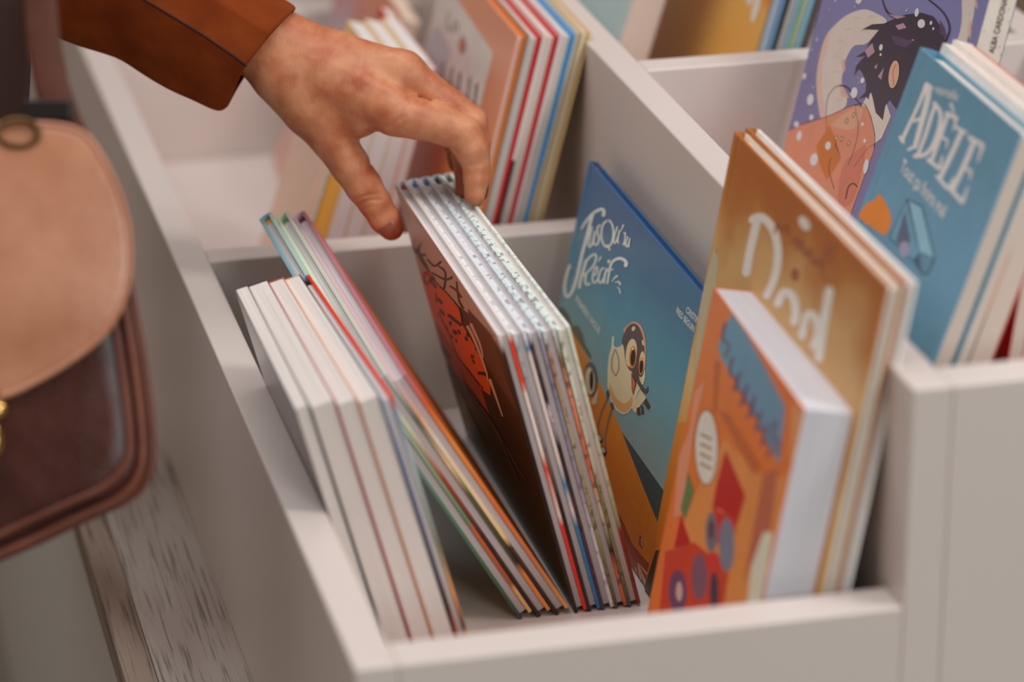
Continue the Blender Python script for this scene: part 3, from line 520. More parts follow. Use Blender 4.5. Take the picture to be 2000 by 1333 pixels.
  ["title",[214,206,200],[[1618,2718],[1611,2701],[1578,2698],[1532,2695],[1488,2689],[1454,2680],[1429,2665],[1409,2645],[1392,2620],[1380,2592],[1371,2558],[1367,2518],[1368,2477],[1374,2443],[1385,2416],[1400,2393],[1420,2373],[1443,2356],[1477,2338],[1522,2320],[1569,2303],[1602,2291],[1614,2267],[1568,2266],[1535,2278],[1486,2296],[1432,2318],[1386,2343],[1353,2368],[1329,2394],[1311,2421],[1299,2452],[1293,2489],[1293,2531],[1298,2572],[1307,2608],[1321,2638],[1340,2665],[1364,2688],[1396,2707],[1441,2720],[1495,2726],[1544,2729],[1576,2732]]],
  ["title",[214,206,200],[[1285,2729],[1321,2710],[1318,2689],[1315,2660],[1311,2623],[1308,2582],[1305,2527],[1303,2462],[1300,2400],[1299,2358],[1261,2352],[1225,2371],[1226,2414],[1229,2475],[1231,2540],[1234,2595],[1237,2637],[1241,2673],[1244,2703],[1247,2724]]],
  ["title",[214,206,200],[[1349,2716],[1323,2704],[1105,2731],[1073,2751],[1099,2763],[1316,2736]]],
  ["title",[214,206,200],[[1108,2755],[1135,2740],[1100,2645],[1089,2644],[1079,2649],[1078,2751]]],
  ["title",[214,206,200],[[1255,2548],[1236,2538],[1213,2542],[1181,2546],[1152,2549],[1135,2549],[1125,2542],[1118,2528],[1114,2513],[1110,2502],[1097,2501],[1084,2508],[1084,2519],[1084,2535],[1089,2552],[1103,2565],[1135,2570],[1172,2568],[1206,2565],[1228,2564]]],
  ["title",[214,206,200],[[1356,2337],[1340,2321],[1087,2329],[1048,2347],[1064,2363],[1316,2355]]],
  ["title",[214,206,200],[[1107,2448],[1121,2440],[1106,2344],[1071,2341],[1043,2359],[1090,2447]]],
  ["title",[214,206,200],[[1313,2808],[1320,2791],[1185,2759],[1172,2761],[1169,2767],[1276,2814]]],
  ["title",[214,206,200],[[935,2710],[981,2688],[985,2659],[990,2618],[996,2569],[1004,2518],[1015,2460],[1029,2394],[1042,2333],[1050,2290],[1010,2281],[962,2302],[954,2345],[941,2406],[928,2472],[917,2531],[909,2581],[902,2630],[897,2672],[894,2701]]],
  ["title",[214,206,200],[[1089,2686],[1071,2675],[865,2695],[839,2710],[856,2720],[1062,2701]]],
  ["title",[214,206,200],[[1097,2289],[1090,2272],[836,2259],[796,2274],[804,2290],[1057,2303]]],
  ["title",[214,206,200],[[775,2384],[789,2378],[832,2275],[804,2268],[771,2283],[764,2381]]],
  ["title",[214,206,200],[[676,2705],[721,2682],[722,2656],[722,2619],[723,2576],[728,2529],[737,2471],[750,2402],[763,2338],[772,2294],[729,2284],[680,2307],[672,2351],[659,2415],[646,2483],[637,2542],[632,2590],[631,2634],[631,2671],[631,2696]]],
  ["title",[214,206,200],[[816,2694],[792,2680],[522,2706],[487,2726],[511,2740],[780,2714]]],
  ["title",[214,206,200],[[519,2736],[554,2715],[499,2594],[485,2592],[474,2599],[479,2731]]],
  ["title",[214,206,200],[[703,2489],[686,2479],[541,2493],[515,2507],[532,2518],[676,2504]]],
  ["title",[214,206,200],[[542,2515],[563,2501],[518,2445],[507,2444],[498,2450],[514,2513]]],
  ["title",[214,206,200],[[816,2288],[807,2271],[525,2260],[484,2276],[493,2293],[774,2304]]],
  ["title",[214,206,200],[[493,2406],[505,2399],[523,2266],[491,2260],[458,2278],[480,2404]]],
  ["text:title",[214,206,200],["mortelle",[1642.6,2782.1],[-430.0,71.1],[23.5,67.0]]],
  ["text:title",[214,206,200],["Tout ça finira mal",[1749.9,2101.2],[-1049.5,-30.2],[7.6,104.8]]],
  ["art",[222,122,40],[[2174,1615],[2165,1636],[2149,1660],[2129,1685],[2106,1708],[2078,1727],[2045,1745],[2013,1762],[1990,1778],[1981,1792],[1981,1806],[1981,1817],[1972,1826],[1954,1833],[1932,1837],[1902,1838],[1863,1835],[1806,1826],[1735,1811],[1667,1795],[1615,1780],[1584,1766],[1566,1753],[1556,1739],[1551,1722],[1549,1698],[1551,1670],[1561,1643],[1583,1622],[1618,1609],[1664,1601],[1719,1596],[1784,1590],[1869,1581],[1971,1570],[2069,1563],[2139,1561],[2173,1568],[2183,1581],[2180,1597]]],
  ["art",[60,90,108],[[1504,1626],[1448,1976],[1126,2028],[582,1788],[594,1652],[714,1616],[929,1635]]],
  ["art",[130,172,188],[[1389,1976],[1133,2010],[611,1783],[877,1736]]],
  ["art",[100,146,166],[[1477,1636],[1433,1962],[1087,1808],[885,1727],[947,1644],[1356,1644]]],
  ["art",[84,92,112],[[1348,1653],[1393,1890],[1128,1762],[1062,1658]]],
  ["art",[150,140,160],[[1067,1688],[1053,1665],[1059,1639],[1082,1618],[1120,1604],[1164,1601],[1206,1609],[1237,1627],[1251,1651],[1245,1676],[1221,1698],[1183,1711],[1139,1714],[1098,1706]]],
  ["art",[92,132,152],[[867,1727],[617,1772],[616,1656],[720,1630]]],
 ],
 'winter': [
  ["art",[208,196,186],[[2682,1363],[2749,1398],[2831,1457],[2913,1524],[2976,1585],[3015,1636],[3040,1685],[3055,1733],[3065,1785],[3073,1842],[3075,1902],[3069,1961],[3052,2015],[3020,2064],[2977,2109],[2927,2151],[2876,2192],[2827,2231],[2776,2267],[2721,2302],[2660,2336],[2590,2370],[2514,2404],[2434,2435],[2355,2460],[2274,2477],[2191,2489],[2110,2497],[2038,2503],[1970,2509],[1905,2512],[1854,2511],[1827,2502],[1833,2482],[1864,2454],[1908,2421],[1951,2385],[1991,2345],[2035,2300],[2083,2255],[2135,2217],[2196,2189],[2264,2169],[2329,2149],[2382,2125],[2419,2092],[2445,2056],[2464,2019],[2478,1986],[2485,1959],[2486,1936],[2482,1913],[2477,1889],[2473,1860],[2469,1829],[2459,1800],[2440,1775],[2402,1757],[2352,1745],[2303,1732],[2267,1716],[2242,1695],[2222,1672],[2218,1646],[2238,1614],[2295,1572],[2382,1522],[2475,1473],[2549,1433],[2591,1401],[2617,1373],[2642,1358]]],
  ["art",[214,180,164],[[2682,1363],[2746,1400],[2829,1459],[2912,1525],[2976,1585],[3015,1636],[3040,1685],[3055,1733],[3065,1785],[3071,1846],[3070,1911],[3063,1972],[3052,2015],[3034,2042],[3009,2056],[2984,2056],[2967,2040],[2961,2001],[2962,1943],[2963,1877],[2956,1817],[2941,1767],[2922,1719],[2896,1671],[2857,1621],[2793,1564],[2711,1504],[2635,1448],[2590,1406],[2583,1377],[2601,1358],[2636,1352]]],
  ["art",[186,172,162],[[2529,2316],[2521,2318],[2512,2325],[2500,2334],[2486,2344],[2470,2351],[2450,2355],[2424,2358],[2398,2361],[2380,2362],[2374,2366],[2378,2368],[2395,2366],[2421,2364],[2450,2360],[2475,2355],[2495,2346],[2511,2335],[2523,2325],[2532,2319]]],
  ["art",[186,172,162],[[2668,2180],[2659,2182],[2650,2188],[2638,2198],[2624,2208],[2608,2215],[2588,2219],[2561,2223],[2535,2225],[2518,2227],[2511,2230],[2515,2233],[2533,2231],[2559,2228],[2587,2225],[2613,2219],[2633,2210],[2649,2199],[2662,2189],[2671,2182]]],
  ["art",[186,172,162],[[2766,2040],[2757,2042],[2748,2049],[2736,2059],[2721,2068],[2706,2076],[2685,2080],[2658,2084],[2632,2086],[2614,2088],[2608,2092],[2612,2094],[2630,2092],[2656,2090],[2685,2086],[2711,2080],[2731,2071],[2747,2060],[2760,2050],[2769,2043]]],
  ["art",[186,172,162],[[2780,1896],[2771,1898],[2762,1905],[2750,1915],[2735,1925],[2720,1932],[2699,1937],[2672,1940],[2646,1943],[2628,1945],[2621,1948],[2625,1951],[2643,1949],[2670,1946],[2699,1942],[2724,1936],[2745,1927],[2761,1916],[2774,1905],[2783,1899]]],
  ["art",[186,172,162],[[2694,1781],[2685,1783],[2676,1790],[2663,1800],[2649,1810],[2633,1817],[2613,1822],[2586,1826],[2560,1829],[2542,1831],[2535,1834],[2539,1837],[2557,1835],[2584,1832],[2612,1828],[2638,1822],[2658,1812],[2675,1801],[2687,1791],[2696,1784]]],
  ["art",[186,172,162],[[2541,1687],[2532,1689],[2523,1696],[2511,1706],[2496,1716],[2481,1723],[2461,1728],[2434,1732],[2408,1735],[2391,1737],[2384,1740],[2388,1743],[2406,1741],[2432,1738],[2460,1734],[2486,1727],[2506,1718],[2522,1707],[2534,1697],[2543,1690]]],
  ["art",[186,172,162],[[2472,1596],[2463,1598],[2454,1605],[2442,1615],[2428,1625],[2413,1632],[2392,1637],[2366,1641],[2340,1644],[2322,1646],[2316,1650],[2320,1652],[2337,1650],[2363,1647],[2392,1643],[2417,1636],[2437,1627],[2453,1616],[2466,1606],[2475,1599]]],
  ["art",[186,172,162],[[2331,2262],[2322,2264],[2313,2271],[2301,2280],[2287,2290],[2272,2297],[2252,2301],[2226,2304],[2201,2307],[2183,2309],[2177,2312],[2181,2314],[2198,2312],[2224,2310],[2252,2306],[2277,2301],[2296,2292],[2312,2281],[2325,2272],[2333,2265]]],
  ["art",[186,172,162],[[2244,2410],[2236,2412],[2227,2418],[2215,2428],[2201,2437],[2187,2444],[2167,2448],[2141,2451],[2116,2454],[2098,2455],[2092,2459],[2096,2461],[2113,2459],[2138,2457],[2166,2454],[2191,2448],[2211,2439],[2226,2429],[2239,2419],[2247,2413]]],
  ["art",[210,166,150],[[2573,1930],[2511,1976],[2434,1902],[2458,1853]]],
  ["art",[210,166,150],[[2447,1731],[2340,1749],[2191,1711],[2363,1673]]],
  ["art",[206,196,186],[[508,3130],[476,3159],[415,3180],[349,3190],[297,3188],[264,3168],[239,3133],[221,3093],[206,3060],[196,3036],[191,3015],[189,2996],[187,2977],[183,2958],[180,2940],[178,2922],[178,2903],[179,2883],[183,2862],[186,2842],[188,2824],[186,2809],[181,2796],[179,2784],[186,2774],[205,2765],[233,2758],[266,2750],[298,2741],[334,2726],[376,2708],[412,2693],[432,2690],[427,2703],[405,2726],[379,2756],[364,2786],[361,2816],[363,2847],[371,2881],[386,2921],[417,2971],[462,3030],[499,3086]]],
  ["art",[214,172,156],[[282,3166],[189,3116],[143,3070],[232,3091]]],
  ["art",[214,172,156],[[253,2971],[184,2940],[125,2829],[224,2865]]],
  ["art",[222,200,186],[[1824,1851],[1692,1932],[1465,1934],[1245,1840],[1315,1629],[1430,1538],[1582,1680],[1789,1752],[1904,1728]]],
  ["art",[58,50,66],[[2294,2299],[2113,2396],[1878,2468],[1699,2558],[1477,2660],[1184,2758],[927,2797],[725,2761],[561,2678],[259,2354],[913,1890],[1364,1951],[1409,1883],[1384,1764],[1566,1774],[1707,1860],[1792,1902],[1780,1823],[1847,1830],[1987,1767],[1888,1859],[1922,1931],[2070,1982],[2157,1984],[2213,1909],[2223,1992],[2141,2078],[2068,2127],[2282,2055],[2119,2153],[2065,2269],[1948,2392]]],
  ["art",[58,50,66],[[2061,2643],[2067,2636],[2044,2624],[2011,2607],[1974,2589],[1937,2575],[1904,2566],[1870,2560],[1833,2556],[1789,2556],[1734,2561],[1672,2571],[1617,2580],[1580,2586],[1553,2606],[1582,2615],[1619,2607],[1672,2596],[1728,2586],[1775,2580],[1810,2579],[1842,2581],[1873,2585],[1906,2591],[1943,2603],[1983,2619],[2019,2635],[2044,2645]]],
  ["art",[58,50,66],[[1162,2890],[1156,2883],[1107,2882],[1035,2881],[959,2880],[893,2877],[839,2873],[790,2868],[747,2862],[706,2853],[668,2840],[631,2825],[602,2808],[583,2789],[578,2763],[585,2732],[595,2702],[602,2681],[581,2675],[555,2686],[549,2707],[540,2738],[534,2771],[541,2800],[563,2822],[597,2840],[636,2856],[678,2869],[722,2878],[770,2885],[821,2889],[876,2892],[944,2895],[1022,2896],[1094,2896],[1144,2896]]],
  ["art",[176,140,156],[[1633,2519],[1487,2584],[1401,2566],[1548,2506]]],
  ["art",[176,140,156],[[2130,2157],[2010,2257],[1911,2207],[2025,2122],[2081,2144]]],
  ["art",[176,140,156],[[1716,2047],[1640,2151],[1631,2046]]],
  ["art",[176,140,156],[[1847,2090],[1788,2145],[1788,2093]]],
  ["art",[176,140,156],[[1465,2644],[1719,2586],[1851,2560],[1638,2577]]],
  ["art",[176,140,156],[[1251,2503],[1197,2528],[1187,2513]]],
  ["art",[84,66,96],[[793,2806],[667,2777],[567,2715],[723,2709]]],
  ["art",[84,66,96],[[1675,2424],[1413,2472],[1185,2511],[1304,2424],[1534,2384]]],
  ["art",[40,30,40],[[1287,2188],[1282,2146],[1291,2105],[1315,2071],[1349,2048],[1391,2038],[1434,2042],[1474,2061],[1506,2092],[1526,2131],[1531,2174],[1522,2215],[1498,2249],[1463,2272],[1422,2282],[1378,2277],[1339,2258],[1307,2227]]],
  ["art",[216,166,140],[[1303,2185],[1297,2145],[1305,2107],[1325,2076],[1354,2054],[1390,2045],[1428,2050],[1464,2069],[1492,2098],[1510,2135],[1516,2175],[1508,2213],[1488,2245],[1458,2266],[1422,2274],[1384,2269],[1349,2251],[1321,2221]]],
  ["art",[178,112,92],[[1411,2248],[1422,2244],[1428,2232],[1438,2213],[1445,2192],[1443,2170],[1426,2145],[1400,2117],[1373,2092],[1354,2075],[1343,2075],[1337,2081],[1355,2098],[1382,2123],[1408,2150],[1424,2174],[1426,2195],[1419,2215],[1410,2233],[1404,2246]]],
  ["art",[210,136,106],[[3342,1054],[3142,1162],[2579,1418],[2319,1561],[2054,1687],[1794,1759],[1627,1721],[1473,1606],[1403,1492],[1517,970],[1567,721],[2883,263],[3342,579]]],
  ["art",[226,158,128],[[2415,1419],[2349,1470],[2245,1542],[2132,1615],[2040,1668],[1970,1698],[1909,1717],[1862,1721],[1836,1710],[1831,1677],[1844,1623],[1876,1565],[1927,1517],[2011,1480],[2124,1448],[2238,1423],[2323,1406],[2379,1394],[2418,1389],[2432,1396]]],
  ["art",[198,118,92],[[1965,1144],[1944,1200],[1901,1251],[1846,1297],[1793,1338],[1737,1388],[1675,1442],[1617,1475],[1575,1464],[1547,1383],[1528,1252],[1525,1112],[1545,1006],[1598,939],[1679,890],[1766,864],[1836,866],[1887,908],[1929,984],[1958,1070]]],
  ["art",[196,112,44],[[2466,1378],[2264,1326],[2035,1216],[2118,1079],[2212,956],[2439,1016],[2638,1136],[2545,1265]]],
  ["art",[150,76,34],[[2292,1331],[2035,1216],[2213,1259]]],
  ["art",[60,44,52],[[3342,1047],[3264,1094],[3139,1163],[3008,1226],[2865,1290],[2718,1354],[2576,1419],[2436,1490],[2294,1566],[2163,1635],[2052,1688],[1971,1724],[1911,1748],[1860,1759],[1800,1758],[1722,1739],[1636,1703],[1556,1662],[1495,1626],[1458,1594],[1438,1562],[1428,1534],[1420,1514],[1413,1514],[1407,1518],[1415,1537],[1426,1565],[1446,1598],[1483,1630],[1545,1667],[1625,1708],[1712,1744],[1792,1764],[1857,1765],[1915,1752],[1977,1727],[2059,1691],[2171,1637],[2303,1568],[2444,1493],[2584,1422],[2725,1357],[2872,1293],[3015,1229],[3148,1165],[3274,1096],[3342,1055]]],
  ["art",[60,44,52],[[2251,1151],[2260,1146],[2259,1128],[2258,1101],[2251,1071],[2230,1042],[2184,1015],[2121,986],[2059,961],[2017,944],[2006,946],[2003,951],[2045,968],[2107,993],[2169,1021],[2214,1048],[2235,1075],[2242,1105],[2242,1131],[2243,1150]]],
  ["art",[60,44,52],[[1711,952],[1699,960],[1704,979],[1710,1006],[1714,1035],[1711,1059],[1699,1076],[1681,1092],[1660,1104],[1641,1112],[1619,1116],[1591,1117],[1563,1116],[1544,1116],[1528,1122],[1531,1128],[1550,1128],[1579,1129],[1612,1128],[1645,1122],[1675,1110],[1701,1094],[1723,1075],[1737,1055],[1740,1029],[1736,999],[1730,972],[1725,953]]],
  ["art",[60,44,52],[[2479,1742],[2464,1738],[2434,1745],[2390,1755],[2344,1765],[2306,1770],[2272,1770],[2237,1766],[2206,1761],[2183,1758],[2162,1764],[2161,1773],[2183,1776],[2216,1781],[2254,1785],[2296,1785],[2342,1779],[2392,1769],[2436,1758],[2467,1751]]],
  ["art",[60,44,52],[[2077,1749],[2076,1743],[1892,1728],[1876,1733],[1877,1740],[2061,1755]]],
  ["art",[60,44,52],[[2505,1332],[2501,1335],[2533,1374],[2581,1430],[2625,1490],[2650,1542],[2647,1584],[2627,1623],[2598,1657],[2571,1685],[2542,1706],[2508,1722],[2477,1734],[2455,1743],[2454,1746],[2459,1746],[2481,1737],[2514,1725],[2549,1708],[2580,1685],[2608,1656],[2637,1622],[2657,1583],[2660,1540],[2636,1487],[2591,1427],[2543,1371],[2511,1332]]],
  ["art",[60,44,52],[[2014,1685],[2016,1682],[1980,1658],[1927,1625],[1874,1586],[1836,1545],[1818,1502],[1811,1454],[1812,1405],[1815,1360],[1822,1316],[1835,1272],[1849,1234],[1858,1207],[1854,1206],[1849,1209],[1839,1236],[1825,1274],[1812,1318],[1805,1362],[1802,1407],[1802,1456],[1808,1504],[1826,1548],[1865,1589],[1918,1628],[1971,1662],[2007,1685]]],
  ["art",[60,44,52],[[1719,1237],[1715,1239],[1685,1278],[1643,1335],[1596,1394],[1555,1442],[1520,1475],[1485,1501],[1455,1521],[1434,1535],[1434,1537],[1438,1536],[1459,1522],[1490,1502],[1525,1475],[1561,1442],[1602,1394],[1649,1334],[1692,1278],[1721,1238]]],
  ["art",[120,90,60],[[2078,1537],[2085,1520],[2104,1506],[2127,1502],[2145,1508],[2152,1522],[2144,1539],[2126,1553],[2103,1558],[2085,1552]]],
  ["art",[206,168,110],[[2091,1534],[2096,1522],[2108,1513],[2122,1510],[2134,1515],[2138,1525],[2134,1537],[2122,1546],[2107,1549],[2096,1545]]],
  ["art",[120,90,60],[[1966,1625],[1973,1608],[1991,1594],[2014,1590],[2032,1596],[2038,1610],[2031,1627],[2013,1641],[1990,1645],[1972,1639]]],
  ["art",[206,168,110],[[1979,1622],[1983,1610],[1995,1601],[2009,1598],[2021,1603],[2025,1613],[2021,1625],[2009,1634],[1995,1637],[1983,1632]]],
  ["art",[120,90,60],[[2092,1369],[2099,1352],[2117,1338],[2140,1333],[2158,1339],[2165,1353],[2158,1371],[2139,1385],[2117,1389],[2098,1383]]],
  ["art",[206,168,110],[[2105,1366],[2110,1354],[2121,1345],[2136,1342],[2148,1346],[2152,1356],[2147,1368],[2135,1378],[2121,1381],[2109,1376]]],
  ["art",[120,90,60],[[1917,1386],[1924,1369],[1942,1355],[1965,1350],[1983,1356],[1990,1370],[1983,1388],[1964,1401],[1942,1406],[1924,1400]]],
  ["art",[206,168,110],[[1930,1383],[1935,1371],[1946,1362],[1961,1359],[1972,1363],[1977,1373],[1972,1385],[1960,1395],[1946,1398],[1935,1393]]],
  ["art",[120,90,60],[[2207,1341],[2214,1323],[2233,1309],[2256,1304],[2274,1310],[2281,1325],[2274,1342],[2255,1356],[2232,1361],[2214,1355]]],
  ["art",[206,168,110],[[2220,1338],[2225,1326],[2237,1316],[2252,1313],[2263,1317],[2268,1328],[2263,1340],[2251,1349],[2236,1352],[2225,1348]]],
  ["art",[226,218,214],[[2463,2507],[2472,2485],[2503,2466],[2545,2458],[2581,2463],[2598,2480],[2589,2502],[2558,2521],[2516,2530],[2480,2524]]],
  ["art",[226,218,214],[[1231,2743],[1235,2720],[1254,2703],[1281,2697],[1306,2706],[1318,2725],[1314,2748],[1295,2765],[1269,2771],[1244,2762]]],
  ["art",[226,218,214],[[1050,2695],[1060,2671],[1096,2650],[1143,2640],[1184,2645],[1204,2663],[1194,2688],[1158,2709],[1111,2719],[1069,2714]]],
  ["art",[226,218,214],[[1768,2286],[1771,2269],[1789,2254],[1813,2249],[1834,2255],[1845,2270],[1841,2287],[1824,2302],[1800,2307],[1778,2301]]],
  ["art",[226,218,214],[[1751,2229],[1754,2221],[1765,2215],[1779,2212],[1791,2213],[1796,2219],[1794,2226],[1783,2233],[1769,2236],[1757,2234]]],
  ["art",[226,218,214],[[920,2743],[922,2733],[933,2724],[948,2721],[962,2724],[968,2733],[966,2743],[955,2751],[940,2754],[926,2751]]],
  ["art",[226,218,214],[[852,2713],[854,2706],[862,2700],[874,2698],[883,2700],[888,2705],[886,2712],[878,2718],[867,2721],[857,2719]]],
  ["art",[226,218,214],[[1962,1936],[1968,1919],[1989,1905],[2017,1898],[2042,1902],[2054,1915],[2048,1932],[2027,1946],[1999,1953],[1974,1949]]],
  ["art",[226,218,214],[[2041,1800],[2049,1769],[2082,1743],[2127,1733],[2167,1742],[2187,1766],[2179,1797],[2146,1823],[2101,1833],[2061,1825]]],
  ["art",[226,218,214],[[2946,1461],[2955,1428],[2990,1400],[3038,1389],[3080,1398],[3101,1424],[3093,1457],[3057,1484],[3009,1496],[2967,1487]]],
  ["art",[226,218,214],[[2849,1329],[2855,1312],[2878,1297],[2908,1289],[2935,1293],[2947,1305],[2941,1322],[2918,1337],[2888,1344],[2862,1341]]],
  ["art",[226,218,214],[[3135,1174],[3144,1156],[3172,1138],[3210,1129],[3242,1131],[3257,1144],[3249,1163],[3220,1180],[3182,1189],[3150,1187]]],
  ["art",[226,218,214],[[3010,1106],[3015,1077],[3040,1053],[3076,1045],[3108,1054],[3124,1078],[3118,1107],[3093,1131],[3058,1139],[3026,1130]]],
  ["art",[226,218,214],[[2514,1042],[2524,1006],[2563,975],[2616,961],[2664,970],[2687,998],[2677,1035],[2638,1066],[2585,1079],[2537,1070]]],
  ["art",[226,218,214],[[2314,1236],[2321,1211],[2349,1191],[2387,1181],[2420,1187],[2437,1205],[2429,1230],[2401,1250],[2364,1260],[2330,1254]]],
  ["art",[226,218,214],[[1735,1616],[1739,1605],[1754,1595],[1774,1590],[1792,1592],[1800,1600],[1796,1612],[1781,1621],[1761,1626],[1743,1624]]],
  ["art",[226,218,214],[[1605,1510],[1609,1498],[1622,1488],[1640,1483],[1656,1486],[1663,1495],[1660,1507],[1647,1517],[1629,1521],[1613,1519]]],
  ["art",[226,218,214],[[3248,1590],[3252,1571],[3272,1555],[3298,1549],[3322,1555],[3334,1570],[3329,1589],[3310,1605],[3283,1611],[3259,1605]]],
  ["art",[226,218,214],[[1421,1339],[1423,1300],[1444,1270],[1475,1262],[1506,1279],[1523,1313],[1521,1353],[1501,1382],[1469,1390],[1439,1374]]],
  ["art",[200,194,210],[[1457,2719],[1457,2714],[1464,2711],[1472,2712],[1476,2716],[1471,2721],[1463,2722]]],
  ["art",[200,194,210],[[2566,2426],[2567,2419],[2578,2414],[2589,2416],[2594,2422],[2588,2428],[2575,2430]]],
  ["art",[200,194,210],[[308,3063],[309,3057],[318,3053],[328,3055],[332,3060],[327,3066],[316,3067]]],
  ["art",[200,194,210],[[2227,2010],[2228,2005],[2235,2001],[2244,2002],[2247,2006],[2242,2011],[2233,2013]]],
  ["art",[200,194,210],[[308,2758],[308,2752],[317,2748],[327,2749],[331,2755],[326,2760],[316,2762]]],
  ["art",[200,194,210],[[246,3012],[247,3001],[262,2994],[279,2996],[286,3006],[277,3016],[259,3018]]],
  ["art",[200,194,210],[[3195,1946],[3197,1934],[3216,1926],[3237,1927],[3245,1938],[3234,1949],[3211,1953]]],
  ["art",[200,194,210],[[2097,1922],[2097,1917],[2105,1913],[2113,1914],[2117,1919],[2112,1923],[2103,1925]]],
  ["art",[200,194,210],[[255,2779],[256,2774],[262,2771],[270,2772],[273,2777],[269,2781],[261,2782]]],
  ["art",[200,194,210],[[3261,1831],[3262,1823],[3276,1817],[3291,1818],[3297,1826],[3289,1834],[3273,1836]]],
  ["art",[200,194,210],[[3103,2250],[3104,2243],[3115,2239],[3127,2240],[3131,2246],[3125,2252],[3112,2254]]],
  ["art",[200,194,210],[[3012,2359],[3014,2347],[3032,2339],[3053,2342],[3061,2352],[3050,2363],[3028,2366]]],
  ["art",[200,194,210],[[191,2218],[191,2213],[198,2210],[205,2210],[208,2215],[205,2219],[197,2220]]],
  ["art",[200,194,210],[[20,2533],[21,2522],[36,2515],[53,2517],[60,2527],[51,2537],[33,2539]]],
  ["art",[200,194,210],[[2661,1415],[2662,1403],[2680,1394],[2701,1396],[2709,1406],[2698,1417],[2677,1421]]],
  ["art",[200,194,210],[[3221,1941],[3222,1935],[3230,1932],[3239,1933],[3243,1937],[3238,1942],[3228,1944]]],
  ["art",[200,194,210],[[3322,1666],[3323,1660],[3331,1657],[3340,1657],[3342,1659],[3342,1664],[3339,1667],[3329,1668]]],
  ["art",[200,194,210],[[79,2580],[79,2575],[86,2572],[93,2573],[96,2577],[92,2582],[85,2583]]],
  ["art",[200,194,210],[[331,2505],[331,2498],[340,2494],[350,2496],[354,2501],[349,2507],[338,2508]]],
  ["art",[200,194,210],[[3306,1756],[3308,1743],[3327,1735],[3342,1736],[3342,1759],[3323,1763]]],
  ["art",[200,194,210],[[3016,1559],[3017,1550],[3030,1544],[3046,1545],[3051,1553],[3043,1561],[3027,1564]]],
  ["art",[200,194,210],[[213,2785],[213,2781],[220,2778],[227,2779],[230,2783],[226,2787],[219,2788]]],
  ["art",[200,194,210],[[1469,2697],[1470,2689],[1482,2684],[1495,2685],[1501,2692],[1494,2700],[1479,2702]]],
  ["art",[200,194,210],[[2164,1755],[2165,1746],[2178,1741],[2192,1742],[2198,1749],[2190,1757],[2175,1760]]],
  ["art",[200,194,210],[[198,2787],[199,2780],[207,2776],[217,2778],[221,2783],[216,2789],[206,2790]]],
  ["art",[200,194,210],[[103,2352],[104,2341],[119,2334],[136,2336],[143,2346],[134,2356],[116,2359]]],
  ["art",[200,194,210],[[370,2757],[370,2753],[377,2750],[384,2750],[387,2755],[383,2759],[376,2760]]],
  ["art",[200,194,210],[[2056,1889],[2056,1883],[2066,1878],[2078,1879],[2082,1885],[2076,1891],[2064,1893]]],
  ["text:title",[62,42,38],["ALBA CARDONA",[163.1,2779.3],[-6.2,446.4],[-48.6,1.4]]],
  ["art",[140,136,160],[[189,3139],[176,3149],[186,3150],[194,3152]]],
  ["art",[140,136,160],[[32,2934],[19,2945],[28,2945],[37,2948]]],
  ["art",[140,136,160],[[216,3044],[204,3054],[213,3054],[222,3057]]],
  ["art",[140,136,160],[[197,2830],[184,2841],[193,2841],[202,2844]]],
  ["art",[140,136,160],[[223,2773],[211,2784],[220,2784],[229,2787]]],
 ],
 'tan1': [
  ["art",[176,164,132],[[3167,8],[3252,1661],[3499,2448],[3499,2628],[3435,2990],[3292,2939],[3160,2476],[2807,1755],[2196,463],[3157,8]]],
  ["art",[205,124,44],[[3499,8],[3499,1472],[3072,1647],[2755,1674],[1942,410],[2778,8]]],
  ["art",[66,56,40],[[3499,8],[3499,50],[3414,379],[3192,498],[3052,418],[2867,449],[2742,168],[3039,8]]],
  ["title",[214,206,196],[[2641,3027],[2552,3081],[2555,3119],[2560,3175],[2564,3236],[2566,3289],[2564,3336],[2559,3382],[2554,3424],[2550,3458],[2548,3482],[2547,3498],[2546,3509],[2546,3517],[2634,3521],[2727,3470],[2727,3462],[2728,3451],[2729,3435],[2731,3412],[2735,3378],[2740,3336],[2745,3288],[2747,3239],[2746,3184],[2742,3122],[2737,3066],[2734,3027]]],
  ["title",[214,206,196],[[2818,3420],[2700,3438],[2663,3459],[2617,3484],[2579,3502],[2557,3509],[2516,3514],[2453,3516],[2388,3512],[2331,3503],[2282,3487],[2236,3464],[2197,3436],[2165,3404],[2143,3367],[2128,3324],[2121,3279],[2122,3234],[2136,3185],[2163,3130],[2191,3080],[2210,3044],[2149,3030],[2057,3073],[2036,3109],[2007,3161],[1978,3220],[1961,3275],[1958,3326],[1964,3375],[1979,3422],[2003,3463],[2037,3500],[2080,3532],[2131,3560],[2191,3580],[2263,3593],[2345,3598],[2432,3596],[2526,3585],[2631,3555],[2715,3517],[2773,3486],[2809,3467]]],
  ["title",[214,206,196],[[1890,3058],[1793,3107],[1783,3131],[1771,3165],[1755,3195],[1748,3204],[1753,3200],[1731,3206],[1701,3210],[1676,3210],[1649,3201],[1618,3182],[1591,3158],[1572,3137],[1565,3119],[1565,3100],[1569,3081],[1572,3066],[1494,3061],[1406,3110],[1403,3124],[1399,3146],[1399,3173],[1409,3198],[1431,3224],[1462,3251],[1501,3274],[1551,3290],[1618,3291],[1695,3281],[1778,3258],[1866,3218],[1916,3172],[1939,3129],[1953,3093],[1962,3069]]],
